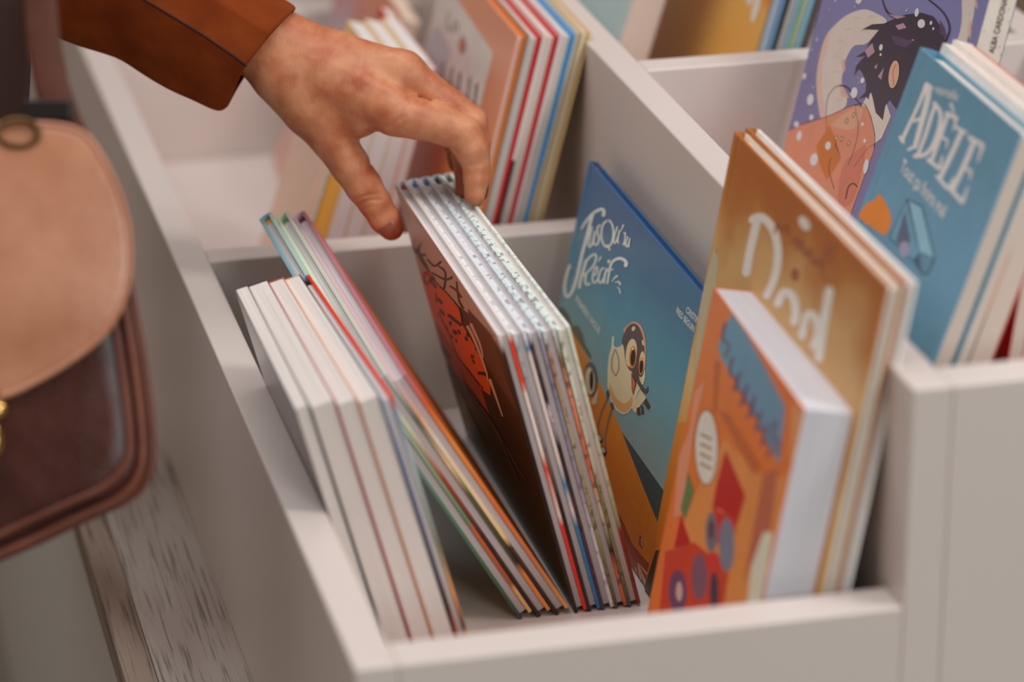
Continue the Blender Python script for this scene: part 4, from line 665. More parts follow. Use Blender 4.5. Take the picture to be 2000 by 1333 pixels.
  ["title",[214,206,196],[[1277,3033],[1205,3079],[1207,3115],[1211,3165],[1210,3215],[1202,3244],[1211,3237],[1213,3235],[1188,3237],[1162,3236],[1137,3229],[1109,3212],[1086,3191],[1072,3170],[1071,3144],[1080,3112],[1094,3079],[1103,3056],[1041,3046],[959,3089],[951,3112],[937,3146],[926,3184],[928,3219],[946,3248],[974,3273],[1010,3294],[1053,3307],[1108,3310],[1178,3302],[1268,3275],[1340,3224],[1358,3176],[1359,3121],[1355,3069],[1353,3034]]],
  ["title",[214,206,196],[[955,3574],[1036,3523],[1032,3479],[1026,3416],[1019,3344],[1011,3274],[1000,3202],[987,3125],[975,3056],[966,3008],[879,3010],[800,3063],[809,3110],[821,3179],[834,3255],[844,3326],[853,3395],[860,3466],[865,3528],[870,3572]]],
  ["title",[140,78,40],[[2228,3522],[2207,3534],[2206,3553],[2204,3580],[2199,3605],[2199,3611],[2203,3606],[2174,3595],[2140,3583],[2094,3583],[2052,3607],[2032,3633],[2016,3655],[2024,3656],[2017,3651],[1995,3635],[1974,3617],[1960,3605],[1930,3609],[1914,3623],[1928,3636],[1950,3654],[1975,3670],[2012,3676],[2057,3653],[2076,3628],[2092,3605],[2093,3600],[2104,3603],[2136,3614],[2168,3626],[2217,3622],[2242,3596],[2247,3569],[2248,3542],[2249,3523]]],
  ["title",[150,84,52],[[1851,3571],[1813,3588],[1804,3603],[1791,3625],[1779,3641],[1810,3634],[1799,3626],[1776,3603],[1751,3580],[1702,3572],[1658,3608],[1652,3640],[1646,3669],[1680,3662],[1668,3652],[1635,3623],[1600,3594],[1559,3578],[1491,3612],[1475,3644],[1462,3671],[1496,3664],[1485,3653],[1459,3623],[1431,3592],[1396,3575],[1324,3601],[1297,3631],[1277,3656],[1294,3655],[1291,3648],[1269,3627],[1246,3608],[1168,3625],[1157,3660],[1155,3709],[1151,3759],[1140,3791],[1128,3800],[1112,3804],[1090,3806],[1077,3804],[1072,3787],[1075,3755],[1083,3721],[1088,3697],[1056,3694],[1019,3713],[1015,3737],[1007,3771],[1004,3806],[1013,3830],[1049,3839],[1100,3834],[1160,3815],[1204,3783],[1218,3742],[1222,3691],[1224,3643],[1230,3619],[1186,3636],[1206,3653],[1230,3675],[1274,3685],[1335,3654],[1359,3625],[1377,3602],[1352,3606],[1368,3618],[1395,3648],[1422,3679],[1456,3696],[1525,3663],[1540,3632],[1552,3604],[1523,3610],[1539,3621],[1573,3649],[1607,3678],[1647,3693],[1710,3657],[1718,3625],[1723,3594],[1701,3598],[1690,3606],[1713,3628],[1738,3652],[1769,3665],[1835,3640],[1853,3615],[1867,3592],[1876,3577]]],
  ["title",[150,84,52],[[1220,3622],[1228,3607],[1062,3574],[1037,3581],[1032,3592],[1185,3632]]],
  ["title",[146,74,40],[[1583,3433],[1580,3412],[1592,3390],[1619,3371],[1654,3358],[1690,3355],[1721,3361],[1740,3377],[1744,3397],[1731,3420],[1704,3439],[1669,3452],[1633,3455],[1602,3448]]],
  ["title",[214,206,196],[[1610,3841],[1571,3829],[1554,3811],[1562,3790],[1594,3771],[1643,3757],[1700,3751],[1753,3754],[1792,3766],[1809,3785],[1801,3806],[1769,3825],[1720,3839],[1663,3845]]],
 ],
 'orange_paper': [
  ["art",[214,150,96],[[8,2523],[220,2940],[8,2945]]],
  ["art",[214,136,70],[[1481,2129],[481,2244],[8,2481],[8,1265],[2027,281],[2041,1113],[1823,1621]]],
  ["art",[96,142,170],[[1493,2978],[1890,2978],[2055,2653],[1931,2602],[1118,2574],[234,2453],[344,2852],[1045,2931]]],
  ["art",[92,66,98],[[1984,2870],[2022,2848],[2025,2824],[2031,2789],[2030,2753],[2014,2727],[1966,2722],[1906,2730],[1857,2739],[1833,2738],[1827,2722],[1834,2694],[1848,2665],[1856,2645],[1835,2643],[1807,2657],[1797,2678],[1781,2708],[1771,2739],[1779,2762],[1822,2766],[1879,2758],[1926,2752],[1953,2755],[1962,2776],[1961,2810],[1953,2845],[1949,2870]]],
  ["art",[92,66,98],[[1661,2718],[1698,2697],[1701,2673],[1706,2638],[1706,2602],[1690,2577],[1643,2572],[1584,2581],[1537,2589],[1512,2588],[1507,2573],[1514,2545],[1527,2516],[1535,2496],[1515,2494],[1487,2509],[1477,2529],[1462,2559],[1452,2590],[1460,2613],[1503,2617],[1558,2608],[1604,2602],[1630,2604],[1640,2625],[1638,2659],[1631,2694],[1627,2718]]],
  ["art",[92,66,98],[[1433,2691],[1470,2669],[1472,2646],[1477,2611],[1477,2575],[1461,2550],[1415,2545],[1357,2554],[1310,2562],[1287,2562],[1281,2546],[1288,2519],[1301,2490],[1309,2470],[1288,2469],[1261,2483],[1251,2503],[1237,2533],[1227,2564],[1235,2586],[1277,2590],[1331,2582],[1377,2575],[1402,2578],[1412,2598],[1410,2632],[1404,2667],[1399,2691]]],
  ["art",[92,66,98],[[1220,2678],[1256,2657],[1258,2634],[1263,2599],[1263,2564],[1247,2539],[1202,2534],[1145,2543],[1099,2551],[1075,2551],[1069,2535],[1076,2508],[1089,2480],[1097,2460],[1077,2458],[1050,2472],[1040,2493],[1026,2522],[1017,2553],[1025,2575],[1066,2579],[1119,2570],[1164,2564],[1189,2566],[1198,2587],[1197,2620],[1191,2655],[1186,2679]]],
  ["art",[92,66,98],[[1009,2666],[1045,2646],[1047,2622],[1052,2588],[1051,2553],[1036,2528],[992,2523],[935,2532],[890,2540],[867,2540],[861,2525],[868,2498],[880,2469],[888,2449],[868,2448],[842,2462],[833,2482],[818,2512],[809,2542],[817,2564],[858,2568],[910,2559],[954,2553],[979,2555],[988,2576],[987,2609],[981,2643],[977,2667]]],
  ["art",[92,66,98],[[817,2630],[852,2609],[854,2586],[859,2551],[858,2517],[843,2492],[799,2487],[744,2496],[699,2504],[676,2504],[671,2489],[677,2462],[689,2434],[697,2414],[677,2413],[651,2427],[642,2447],[628,2476],[619,2506],[628,2528],[667,2531],[719,2523],[763,2516],[787,2519],[796,2539],[795,2572],[789,2606],[785,2630]]],
  ["art",[92,66,98],[[638,2608],[673,2587],[675,2564],[679,2530],[678,2496],[663,2471],[620,2466],[565,2475],[521,2483],[499,2483],[493,2468],[500,2441],[511,2413],[519,2394],[500,2392],[474,2406],[465,2426],[451,2455],[443,2485],[451,2507],[490,2510],[541,2502],[584,2495],[608,2498],[617,2518],[616,2551],[610,2585],[606,2608]]],
  ["art",[92,66,98],[[485,2690],[519,2670],[521,2647],[526,2613],[525,2579],[510,2555],[467,2550],[413,2559],[370,2567],[347,2566],[342,2551],[348,2525],[360,2497],[367,2477],[348,2476],[323,2490],[314,2509],[301,2538],[292,2568],[300,2590],[339,2593],[389,2585],[431,2579],[455,2581],[464,2601],[463,2634],[458,2667],[454,2691]]],
  ["art",[180,92,40],[[2064,2530],[1930,2563],[1779,2244],[1856,2173]]],
  ["art",[182,94,42],[[1752,2256],[1485,2326],[584,2296],[691,2172],[1193,2211]]],
  ["art",[222,140,110],[[2168,2328],[2367,2146],[2305,1865],[2422,1613],[2422,1549],[2255,1142],[2095,1234],[2178,1795],[2204,2029]]],
  ["art",[150,80,40],[[1560,2026],[1510,1911],[1523,1795],[1597,1701],[1719,1648],[1865,1646],[2007,1697],[2115,1791],[2167,1910],[2152,2028],[2074,2122],[1949,2173],[1803,2172],[1665,2119]]],
  ["art",[222,214,200],[[1587,2015],[1547,1939],[1534,1861],[1551,1787],[1595,1725],[1663,1681],[1748,1659],[1842,1661],[1936,1688],[2020,1737],[2086,1803],[2128,1880],[2140,1960],[2123,2035],[2076,2098],[2007,2141],[1921,2162],[1827,2157],[1734,2129],[1652,2080]]],
  ["art",[150,120,90],[[2048,1935],[2033,1929],[2012,1934],[1980,1942],[1945,1951],[1910,1960],[1873,1969],[1832,1980],[1795,1989],[1769,1995],[1740,2013],[1754,2019],[1779,2013],[1816,2004],[1857,1994],[1895,1984],[1930,1975],[1966,1966],[1997,1958],[2019,1953]]],
  ["art",[150,120,90],[[2002,1873],[1987,1867],[1965,1872],[1934,1881],[1899,1890],[1864,1899],[1827,1908],[1786,1918],[1749,1928],[1723,1934],[1694,1952],[1708,1958],[1734,1952],[1771,1943],[1812,1932],[1849,1923],[1884,1914],[1920,1905],[1951,1897],[1972,1891]]],
  ["art",[150,120,90],[[1956,1812],[1941,1805],[1919,1811],[1888,1819],[1853,1828],[1818,1837],[1781,1847],[1740,1857],[1704,1866],[1678,1873],[1649,1891],[1663,1897],[1688,1891],[1725,1881],[1766,1871],[1803,1862],[1838,1853],[1874,1843],[1905,1835],[1926,1830]]],
  ["art",[150,120,90],[[1909,1750],[1895,1744],[1873,1749],[1842,1758],[1807,1767],[1772,1776],[1735,1785],[1695,1796],[1658,1805],[1632,1812],[1603,1830],[1617,1836],[1643,1830],[1679,1820],[1720,1810],[1757,1800],[1792,1791],[1828,1782],[1858,1774],[1880,1768]]],
  ["art",[176,24,20],[[1403,2073],[1145,2035],[777,1979],[812,1749],[1258,1658],[1424,1594],[1440,1788]]],
  ["art",[190,40,30],[[1408,1601],[828,1761],[836,1540],[1278,1378]]],
  ["art",[172,20,18],[[2095,1234],[1707,1152],[2105,955]]],
  ["art",[90,120,70],[[2129,1580],[1911,1521],[1975,1247],[2130,1270]]],
  ["art",[190,60,36],[[2292,832],[1658,1205],[779,1369],[722,917],[2085,253]]],
  ["art",[104,108,124],[[1205,1492],[1178,1432],[1182,1374],[1215,1326],[1272,1300],[1342,1300],[1410,1327],[1463,1375],[1490,1435],[1487,1494],[1452,1541],[1395,1567],[1325,1566],[1258,1539]]],
  ["art",[110,120,140],[[786,1583],[749,1504],[752,1426],[794,1363],[868,1329],[958,1330],[1048,1366],[1118,1431],[1155,1511],[1152,1591],[1108,1653],[1034,1687],[943,1685],[855,1648]]],
  ["art",[90,60,70],[[1281,1478],[1267,1449],[1270,1420],[1287,1396],[1315,1383],[1350,1383],[1383,1396],[1409,1419],[1423,1449],[1420,1478],[1403,1501],[1374,1514],[1340,1514],[1306,1501]]],
  ["art",[196,50,40],[[1004,1344],[1000,1311],[1029,1270],[1083,1229],[1154,1196],[1227,1177],[1287,1178],[1322,1196],[1326,1230],[1297,1271],[1241,1313],[1170,1345],[1098,1363],[1039,1362]]],
  ["art",[120,80,100],[[1207,1129],[1178,1058],[1191,984],[1243,922],[1324,883],[1419,876],[1509,902],[1575,956],[1604,1028],[1590,1103],[1537,1166],[1454,1204],[1360,1210],[1271,1183]]],
  ["art",[100,66,96],[[1594,824],[1571,756],[1594,681],[1659,615],[1754,570],[1859,554],[1955,573],[2021,621],[2045,690],[2021,766],[1954,833],[1858,877],[1753,891],[1659,872]]],
  ["art",[190,160,150],[[1694,776],[1682,746],[1687,715],[1710,688],[1744,671],[1785,668],[1823,679],[1851,702],[1863,732],[1858,764],[1835,791],[1800,807],[1760,810],[1722,799]]],
  ["art",[60,50,70],[[908,1148],[879,1093],[875,1039],[895,998],[937,978],[992,983],[1049,1012],[1097,1059],[1126,1115],[1131,1169],[1110,1210],[1068,1230],[1013,1225],[956,1196]]],
  ["art",[176,96,72],[[502,2273],[229,2429],[124,2019],[340,1690],[432,1452]]],
  ["art",[214,210,190],[[249,1925],[56,2012],[8,1741],[8,1401],[244,1287],[347,1609]]],
 ],
 'center1': [
  ["art",[176,160,140],[[3743,2550],[8,2550],[8,2500],[455,2336],[1323,2232],[2204,2012],[3057,1854],[3743,1671]]],
  ["art",[70,52,46],[[1247,2304],[259,2455],[16,1836],[660,1846],[1139,1894],[1512,1908]]],
  ["art",[56,36,30],[[3743,1907],[3714,1939],[3743,1955]]],
  ["art",[56,36,30],[[3743,1905],[3642,1911],[3482,1952],[3293,2016],[3129,2077],[3023,2115],[2920,2166],[2961,2164],[3072,2123],[3224,2066],[3375,2013],[3498,1980],[3600,1973],[3693,1983],[3743,1994]]],
  ["art",[56,36,30],[[3481,2029],[3545,1996],[3543,1979],[3542,1954],[3523,1929],[3469,1912],[3356,1905],[3202,1906],[3052,1908],[2951,1909],[2837,1952],[2772,1993],[2879,1988],[3034,1983],[3193,1979],[3311,1982],[3369,1995],[3394,2015],[3404,2036],[3414,2050]]],
  ["art",[56,36,30],[[3158,2158],[3076,2191],[3014,2224],[2923,2274],[2847,2315],[2919,2303],[3012,2258],[3176,2177],[3350,2084],[3453,2009],[3436,1971],[3354,1949],[3258,1936],[3195,1926],[3083,1966],[3008,2010],[3075,2018],[3175,2028],[3259,2047],[3281,2077],[3210,2129],[3073,2203],[2928,2275],[2849,2314],[2951,2286],[3024,2245],[3112,2196],[3170,2163]]],
  ["art",[56,36,30],[[2947,2119],[2985,2093],[2935,2098],[2862,2104],[2768,2118],[2638,2155],[2462,2226],[2291,2304],[2145,2375],[2048,2421],[2022,2446],[2125,2410],[2221,2364],[2356,2298],[2489,2235],[2572,2201],[2647,2180],[2735,2164],[2812,2155],[2869,2148]]],
  ["art",[56,36,30],[[2919,1997],[2927,1983],[2784,2024],[2577,2082],[2355,2147],[2160,2209],[1987,2275],[1832,2341],[1716,2394],[1641,2428],[1596,2461],[1684,2433],[1761,2398],[1861,2351],[1969,2303],[2089,2257],[2263,2201],[2481,2136],[2690,2075],[2839,2032]]],
  ["art",[56,36,30],[[2342,2281],[2359,2264],[2289,2280],[2189,2305],[2106,2320],[2077,2312],[2128,2261],[2238,2176],[2360,2088],[2445,2027],[2390,2036],[2278,2088],[2201,2146],[2086,2232],[1979,2317],[1930,2373],[1975,2382],[2080,2361],[2191,2332],[2264,2313]]],
  ["art",[56,36,30],[[1993,2224],[2004,2209],[1940,2226],[1848,2251],[1754,2276],[1683,2291],[1635,2295],[1596,2293],[1566,2287],[1545,2284],[1445,2320],[1380,2360],[1408,2361],[1445,2363],[1495,2362],[1558,2354],[1646,2333],[1751,2305],[1850,2276],[1918,2257]]],
  ["art",[56,36,30],[[1458,2474],[1522,2443],[1563,2395],[1623,2326],[1679,2255],[1711,2202],[1701,2175],[1666,2164],[1626,2161],[1601,2158],[1500,2195],[1436,2235],[1468,2236],[1513,2236],[1552,2242],[1567,2263],[1544,2310],[1496,2377],[1444,2443],[1410,2487]]],
  ["art",[204,84,22],[[3743,1683],[3309,1863],[2968,1971],[2904,1913],[2267,2030],[1796,2088],[1864,1913],[1581,1880],[1246,1849],[1114,1696],[1362,1440],[1822,1313],[2216,1321],[2706,1249],[3416,1070],[3743,1109]]],
  ["art",[150,56,26],[[3743,1212],[3483,1245],[2706,1249],[1822,1313],[1737,1092],[2340,1051],[3508,829],[3743,819]]],
  ["art",[34,20,18],[[2818,1776],[2821,1756],[2871,1726],[2940,1702],[2987,1700],[2984,1720],[2933,1751],[2864,1774]]],
  ["art",[34,20,18],[[1734,1614],[1734,1595],[1775,1568],[1834,1547],[1876,1546],[1876,1564],[1834,1592],[1775,1612]]],
  ["art",[34,20,18],[[3008,1699],[3008,1680],[3055,1650],[3122,1628],[3169,1627],[3169,1647],[3122,1677],[3055,1698]]],
  ["art",[34,20,18],[[2682,1468],[2689,1449],[2740,1419],[2807,1395],[2849,1390],[2842,1409],[2791,1439],[2724,1463]]],
  ["art",[34,20,18],[[2850,1899],[2852,1877],[2907,1844],[2982,1819],[3034,1817],[3032,1839],[2977,1872],[2902,1897]]],
  ["art",[34,20,18],[[1616,1915],[1624,1895],[1679,1863],[1749,1836],[1794,1832],[1786,1852],[1731,1884],[1660,1910]]],
  ["art",[34,20,18],[[1271,1937],[1270,1923],[1299,1904],[1340,1891],[1370,1890],[1371,1903],[1342,1923],[1301,1936]]],
  ["art",[34,20,18],[[1778,1643],[1777,1626],[1812,1603],[1863,1585],[1900,1585],[1901,1601],[1866,1625],[1815,1642]]],
  ["art",[34,20,18],[[2826,1638],[2825,1617],[2874,1586],[2943,1564],[2993,1562],[2994,1584],[2945,1615],[2876,1637]]],
  ["art",[34,20,18],[[1759,1822],[1767,1799],[1830,1762],[1910,1733],[1961,1727],[1953,1750],[1890,1787],[1809,1817]]],
  ["art",[34,20,18],[[2740,1784],[2749,1762],[2813,1726],[2895,1696],[2946,1691],[2937,1713],[2873,1750],[2791,1779]]],
  ["art",[34,20,18],[[2470,1513],[2476,1495],[2526,1466],[2591,1442],[2632,1438],[2626,1456],[2576,1485],[2511,1509]]],
  ["art",[34,20,18],[[2980,1756],[2971,1739],[2999,1718],[3046,1705],[3086,1708],[3095,1725],[3067,1746],[3020,1758]]],
  ["art",[34,20,18],[[2915,1625],[2918,1602],[2975,1567],[3053,1541],[3107,1538],[3104,1560],[3046,1595],[2968,1622]]],
  ["art",[34,20,18],[[2991,1891],[2999,1872],[3057,1840],[3131,1814],[3176,1809],[3168,1829],[3109,1861],[3036,1887]]],
  ["art",[34,20,18],[[1304,1913],[1316,1893],[1379,1857],[1455,1827],[1500,1820],[1488,1841],[1425,1877],[1349,1906]]],
  ["art",[34,20,18],[[2978,1872],[2976,1857],[3010,1835],[3061,1819],[3098,1819],[3099,1835],[3065,1857],[3015,1872]]],
  ["art",[34,20,18],[[2489,1683],[2500,1663],[2563,1628],[2640,1598],[2687,1592],[2676,1613],[2613,1648],[2536,1677]]],
  ["art",[34,20,18],[[1263,1890],[1264,1873],[1304,1847],[1360,1828],[1399,1826],[1397,1844],[1357,1870],[1302,1889]]],
  ["art",[34,20,18],[[2113,1742],[2113,1721],[2160,1690],[2228,1668],[2277,1666],[2278,1688],[2230,1719],[2162,1741]]],
  ["art",[34,20,18],[[2584,1629],[2584,1614],[2620,1591],[2670,1574],[2705,1573],[2705,1588],[2669,1611],[2619,1628]]],
  ["art",[34,20,18],[[1670,1687],[1665,1674],[1688,1656],[1727,1645],[1757,1646],[1763,1659],[1739,1677],[1701,1689]]],
  ["art",[34,20,18],[[2851,1484],[2862,1467],[2917,1436],[2985,1410],[3025,1404],[3015,1422],[2959,1453],[2892,1479]]],
  ["art",[34,20,18],[[2323,1653],[2320,1635],[2358,1610],[2414,1592],[2456,1592],[2459,1610],[2421,1635],[2364,1653]]],
  ["art",[34,20,18],[[2429,1613],[2429,1591],[2480,1558],[2552,1534],[2603,1533],[2603,1555],[2552,1587],[2480,1612]]],
  ["art",[24,16,16],[[3342,1848],[3366,1830],[3303,1842],[3216,1858],[3107,1878],[2978,1902],[2820,1932],[2636,1967],[2450,2001],[2287,2029],[2139,2052],[1999,2073],[1884,2085],[1811,2079],[1797,2045],[1827,1990],[1872,1933],[1901,1894],[1863,1905],[1814,1930],[1785,1969],[1740,2027],[1710,2083],[1725,2118],[1801,2124],[1918,2113],[2059,2092],[2206,2069],[2370,2041],[2555,2007],[2739,1972],[2896,1943],[3023,1919],[3131,1899],[3218,1884],[3280,1872]]],
  ["art",[24,16,16],[[2620,1706],[2658,1672],[2607,1684],[2535,1702],[2453,1722],[2372,1742],[2285,1763],[2188,1786],[2101,1807],[2041,1821],[1908,1878],[1870,1912],[1929,1898],[2015,1878],[2111,1855],[2198,1834],[2279,1815],[2361,1795],[2432,1777],[2482,1765]]],
  ["art",[24,16,16],[[3305,1863],[3366,1836],[3417,1802],[3494,1751],[3568,1700],[3609,1664],[3605,1648],[3571,1644],[3513,1654],[3407,1692],[3294,1748],[3182,1812],[3079,1873],[3009,1914],[3022,1916],[3084,1890],[3155,1849],[3257,1789],[3361,1730],[3419,1699],[3437,1695],[3478,1688],[3507,1691],[3511,1703],[3476,1734],[3406,1783],[3331,1832],[3280,1866]]],
  ["art",[24,16,16],[[3219,1488],[3252,1468],[3203,1458],[3134,1443],[3057,1423],[2986,1397],[2944,1356],[2916,1302],[2863,1254],[2744,1231],[2512,1245],[2205,1284],[1912,1327],[1715,1356],[1669,1375],[1648,1391],[1844,1362],[2136,1320],[2439,1282],[2668,1268],[2785,1290],[2837,1338],[2865,1392],[2907,1434],[2978,1460],[3055,1480],[3124,1494],[3172,1505]]],
  ["art",[24,16,16],[[1771,1486],[1727,1486],[1649,1517],[1542,1561],[1437,1602],[1365,1628],[1316,1642],[1268,1651],[1227,1657],[1196,1661],[1058,1720],[994,1768],[1024,1763],[1067,1757],[1128,1746],[1213,1722],[1327,1681],[1453,1631],[1566,1586],[1642,1555]]],
  ["art",[24,16,16],[[3743,898],[3621,912],[3449,933],[3287,999],[3203,1056],[3373,1036],[3622,1007],[3743,994]]],
  ["art",[190,172,140],[[1572,2019],[1653,1970],[1615,1966],[1563,1961],[1507,1949],[1452,1927],[1396,1889],[1336,1839],[1284,1786],[1250,1741],[1243,1705],[1255,1671],[1273,1644],[1284,1624],[1253,1634],[1214,1655],[1193,1678],[1164,1711],[1141,1751],[1138,1793],[1161,1843],[1203,1901],[1252,1956],[1298,1999],[1342,2026],[1389,2043],[1430,2053],[1457,2062]]],
  ["art",[190,172,140],[[1323,2140],[1408,2089],[1359,2074],[1292,2052],[1225,2025],[1179,1998],[1163,1967],[1164,1932],[1172,1900],[1173,1878],[1141,1889],[1104,1909],[1086,1937],[1064,1976],[1047,2019],[1048,2058],[1078,2093],[1129,2127],[1181,2157],[1214,2179]]],
  ["art",[190,172,140],[[1119,1705],[1212,1650],[1191,1634],[1165,1610],[1137,1580],[1109,1549],[1079,1512],[1046,1468],[1016,1428],[993,1402],[957,1415],[924,1435],[931,1469],[946,1516],[962,1567],[977,1612],[989,1650],[1002,1687],[1012,1719],[1017,1742]]],
  ["art",[66,50,36],[[2625,1022],[2656,1002],[2600,993],[2521,981],[2420,967],[2299,955],[2145,951],[1964,951],[1781,945],[1621,923],[1481,875],[1349,809],[1239,744],[1162,699],[1100,725],[1050,757],[1130,800],[1243,863],[1377,928],[1521,974],[1684,994],[1870,999],[2054,997],[2210,1000],[2334,1010],[2438,1022],[2520,1033],[2580,1040]]],
  ["art",[66,50,36],[[2816,1075],[2854,1054],[2838,1020],[2818,971],[2773,925],[2683,902],[2526,915],[2323,949],[2111,986],[1925,1007],[1774,1003],[1638,987],[1504,967],[1361,952],[1190,942],[1003,934],[835,927],[719,922],[655,950],[614,979],[731,982],[900,988],[1088,996],[1260,1004],[1405,1019],[1540,1037],[1679,1052],[1833,1054],[2024,1033],[2238,995],[2441,959],[2596,946],[2686,967],[2733,1011],[2756,1058],[2775,1090]]],
  ["art",[66,50,36],[[3394,1016],[3435,993],[3428,926],[3422,830],[3391,726],[3312,636],[3149,561],[2927,492],[2712,434],[2567,393],[2496,423],[2444,456],[2593,494],[2813,549],[3038,615],[3205,686],[3289,773],[3327,873],[3340,966],[3352,1030]]],
  ["art",[66,50,36],[[2184,902],[2202,887],[2116,905],[1993,932],[1859,954],[1740,957],[1631,931],[1522,884],[1428,834],[1364,801],[1300,827],[1250,859],[1320,890],[1419,936],[1532,981],[1647,1005],[1774,999],[1916,974],[2045,944],[2136,923]]],
 ],
 'row1': [
  ["art",[214,150,50],[[2992,3043],[2989,3043],[2992,3031]]],
  ["art",[200,192,184],[[2325,3209],[2992,3247],[2992,2381],[604,2597],[602,3140]]],
  ["art",[170,170,172],[[2838,2717],[2619,2815],[2060,2733],[1903,2435],[2647,2386],[2987,2551]]],
  ["art",[92,74,66],[[2183,2589],[2233,2563],[2138,2383],[2091,2386],[2053,2406],[2123,2592]]],
  ["art",[214,206,200],[[2050,2627],[2096,2604],[2031,2416],[1985,2418],[1946,2438],[1998,2629]]],
  ["art",[110,100,96],[[1842,2635],[1891,2609],[1797,2431],[1752,2434],[1714,2454],[1784,2638]]],
  ["art",[214,206,200],[[1712,2672],[1757,2650],[1692,2463],[1648,2466],[1609,2485],[1661,2674]]],
  ["art",[92,74,66],[[1537,2671],[1585,2646],[1492,2469],[1447,2472],[1410,2492],[1479,2674]]],
  ["art",[214,206,200],[[1409,2708],[1453,2686],[1389,2501],[1345,2504],[1307,2523],[1359,2710]]],
  ["art",[110,100,96],[[1152,2732],[1199,2708],[1108,2533],[1064,2536],[1027,2555],[1096,2736]]],
  ["art",[214,206,200],[[1027,2769],[1070,2747],[1007,2565],[964,2567],[927,2586],[978,2771]]],
  ["art",[92,74,66],[[887,2759],[933,2735],[842,2561],[799,2564],[763,2583],[831,2762]]],
  ["art",[214,206,200],[[764,2795],[806,2774],[743,2592],[701,2594],[664,2613],[716,2797]]],
  ["art",[140,124,110],[[2411,3038],[2448,3022],[2448,2995],[2448,2956],[2443,2917],[2425,2887],[2383,2872],[2326,2867],[2272,2866],[2238,2866],[2191,2878],[2188,2892],[2224,2892],[2273,2893],[2321,2897],[2353,2908],[2369,2935],[2374,2973],[2373,3012],[2373,3038]]],
  ["art",[140,124,110],[[2165,3021],[2197,3005],[2130,2903],[2089,2906],[2057,2923],[2124,3024]]],
  ["art",[140,124,110],[[2179,3006],[2173,2995],[2142,2996],[2100,2999],[2059,2999],[2033,2996],[2018,2986],[2009,2970],[2004,2953],[2000,2941],[1961,2943],[1927,2959],[1931,2971],[1936,2988],[1947,3006],[1968,3020],[2009,3025],[2059,3024],[2104,3022],[2134,3020]]],
  ["art",[140,124,110],[[1700,2988],[1746,2978],[1763,2969],[1790,2954],[1818,2934],[1832,2914],[1828,2893],[1813,2871],[1792,2850],[1766,2835],[1731,2824],[1687,2818],[1639,2817],[1569,2835],[1542,2858],[1531,2885],[1530,2913],[1540,2936],[1569,2954],[1614,2970],[1657,2981],[1687,2990],[1732,2982],[1750,2966],[1720,2958],[1677,2946],[1635,2932],[1609,2916],[1601,2896],[1602,2870],[1611,2847],[1618,2837],[1605,2843],[1634,2843],[1670,2849],[1700,2858],[1723,2871],[1743,2891],[1756,2912],[1760,2929],[1751,2942],[1732,2955],[1708,2968],[1691,2978]]],
  ["art",[140,124,110],[[2374,2888],[2354,2881],[2153,2913],[2116,2929],[2136,2936],[2336,2904]]],
  ["art",[176,96,60],[[1595,2917],[1579,2892],[1583,2867],[1605,2848],[1641,2837],[1684,2838],[1726,2849],[1757,2870],[1773,2895],[1769,2920],[1747,2939],[1711,2950],[1668,2949],[1626,2937]]],
 ],
}

# ---------------------------------------------------------------- books
PAPER = pages_mat()
PAPER_GREY = pages_mat((196, 190, 190), 0.18)
PAPER_WARM = pages_mat((214, 198, 186), 0.10)


def print_parts(key, root, nameart='cover_art', nametitle='title'):
    """flat printed shapes of a cover, each colour a thin layer on the board"""
    data = PRINTS.get(key)
    if not data:
        return
    groups = {}
    for k, it in enumerate(data):
        g, col, pts = it
        front = key == 'winter' and g == 'text:title'
        isT = g.startswith('text:')
        gg = ('author_name' if front else (nametitle if 'title' in g else nameart))
        groups.setdefault((gg, front), []).append((k, tuple(col), pts, isT))
    for (gname, front), items in groups.items():
        bm = bmesh.new()
        mats = []
        idx = {}
        for k, col, pts, isT in items:
            if front or (key == 'winter' and len(pts) == 4 and not isT and False):
                pass
            if col not in idx:
                idx[col] = len(mats)
                mats.append(plain(col, 0.36))
            off = 0.00012 + k * 0.0000045 + (0.0 if gname != nametitle else 0.00006)
            if isT:
                txt, o, wv, hv = pts
                cu = bpy.data.curves.new('letters', 'FONT')
                cu.body = txt
                cu.resolution_u = 3
                cu.offset = 0.012
                ob = bpy.data.objects.new('letters', cu)
                COL.objects.link(ob)
                me = bpy.data.meshes.new_from_object(ob.evaluated_get(bpy.context.evaluated_depsgraph_get()))
                bpy.data.objects.remove(ob)
                xs_ = [v.co.x for v in me.vertices]
                x0, x1 = min(xs_), max(xs_)
                vs = []
                for v in me.vertices:
                    fx = (v.co.x - x0) / (x1 - x0)
                    fy = v.co.y / 0.70
                    a = (o[0] + wv[0] * fx + hv[0] * fy) * 1e-4
                    c = (o[1] + wv[1] * fx + hv[1] * fy) * 1e-4
                    vs.append(bm.verts.new((-off, a, c) if not front else (a, -off, c)))
                for p in me.polygons:
                    try:
                        f = bm.faces.new([vs[i] for i in p.vertices])
                        f.material_index = idx[col]
                    except ValueError:
                        pass
                bpy.data.meshes.remove(me)
                continue
            P2 = [(p[0] * 1e-4, p[1] * 1e-4) for p in pts]
            tris = tessellate_polygon([[Vector((a, c, 0)) for a, c in P2]])
            if key == 'winter' and k >= len(data) - 5:
                vs = [bm.verts.new((a, -off, c)) for a, c in P2]
            else:
                vs = [bm.verts.new((-off, a, c)) for a, c in P2]
            for t in tris:
                try:
                    f = bm.faces.new([vs[i] for i in t])
                    f.material_index = idx[col]
                except ValueError:
                    pass
        from_bm(gname, bm, mats, root)


def place(key):
    b = dict(BOOKS[key])
    if b['tilt'] > 0:
        s = b['th'] * math.tan(b['tilt'])
        b['x'] += s * math.sin(b['tilt'])
        b['z'] += s * math.cos(b['tilt'])
        b['H'] -= s
    return b


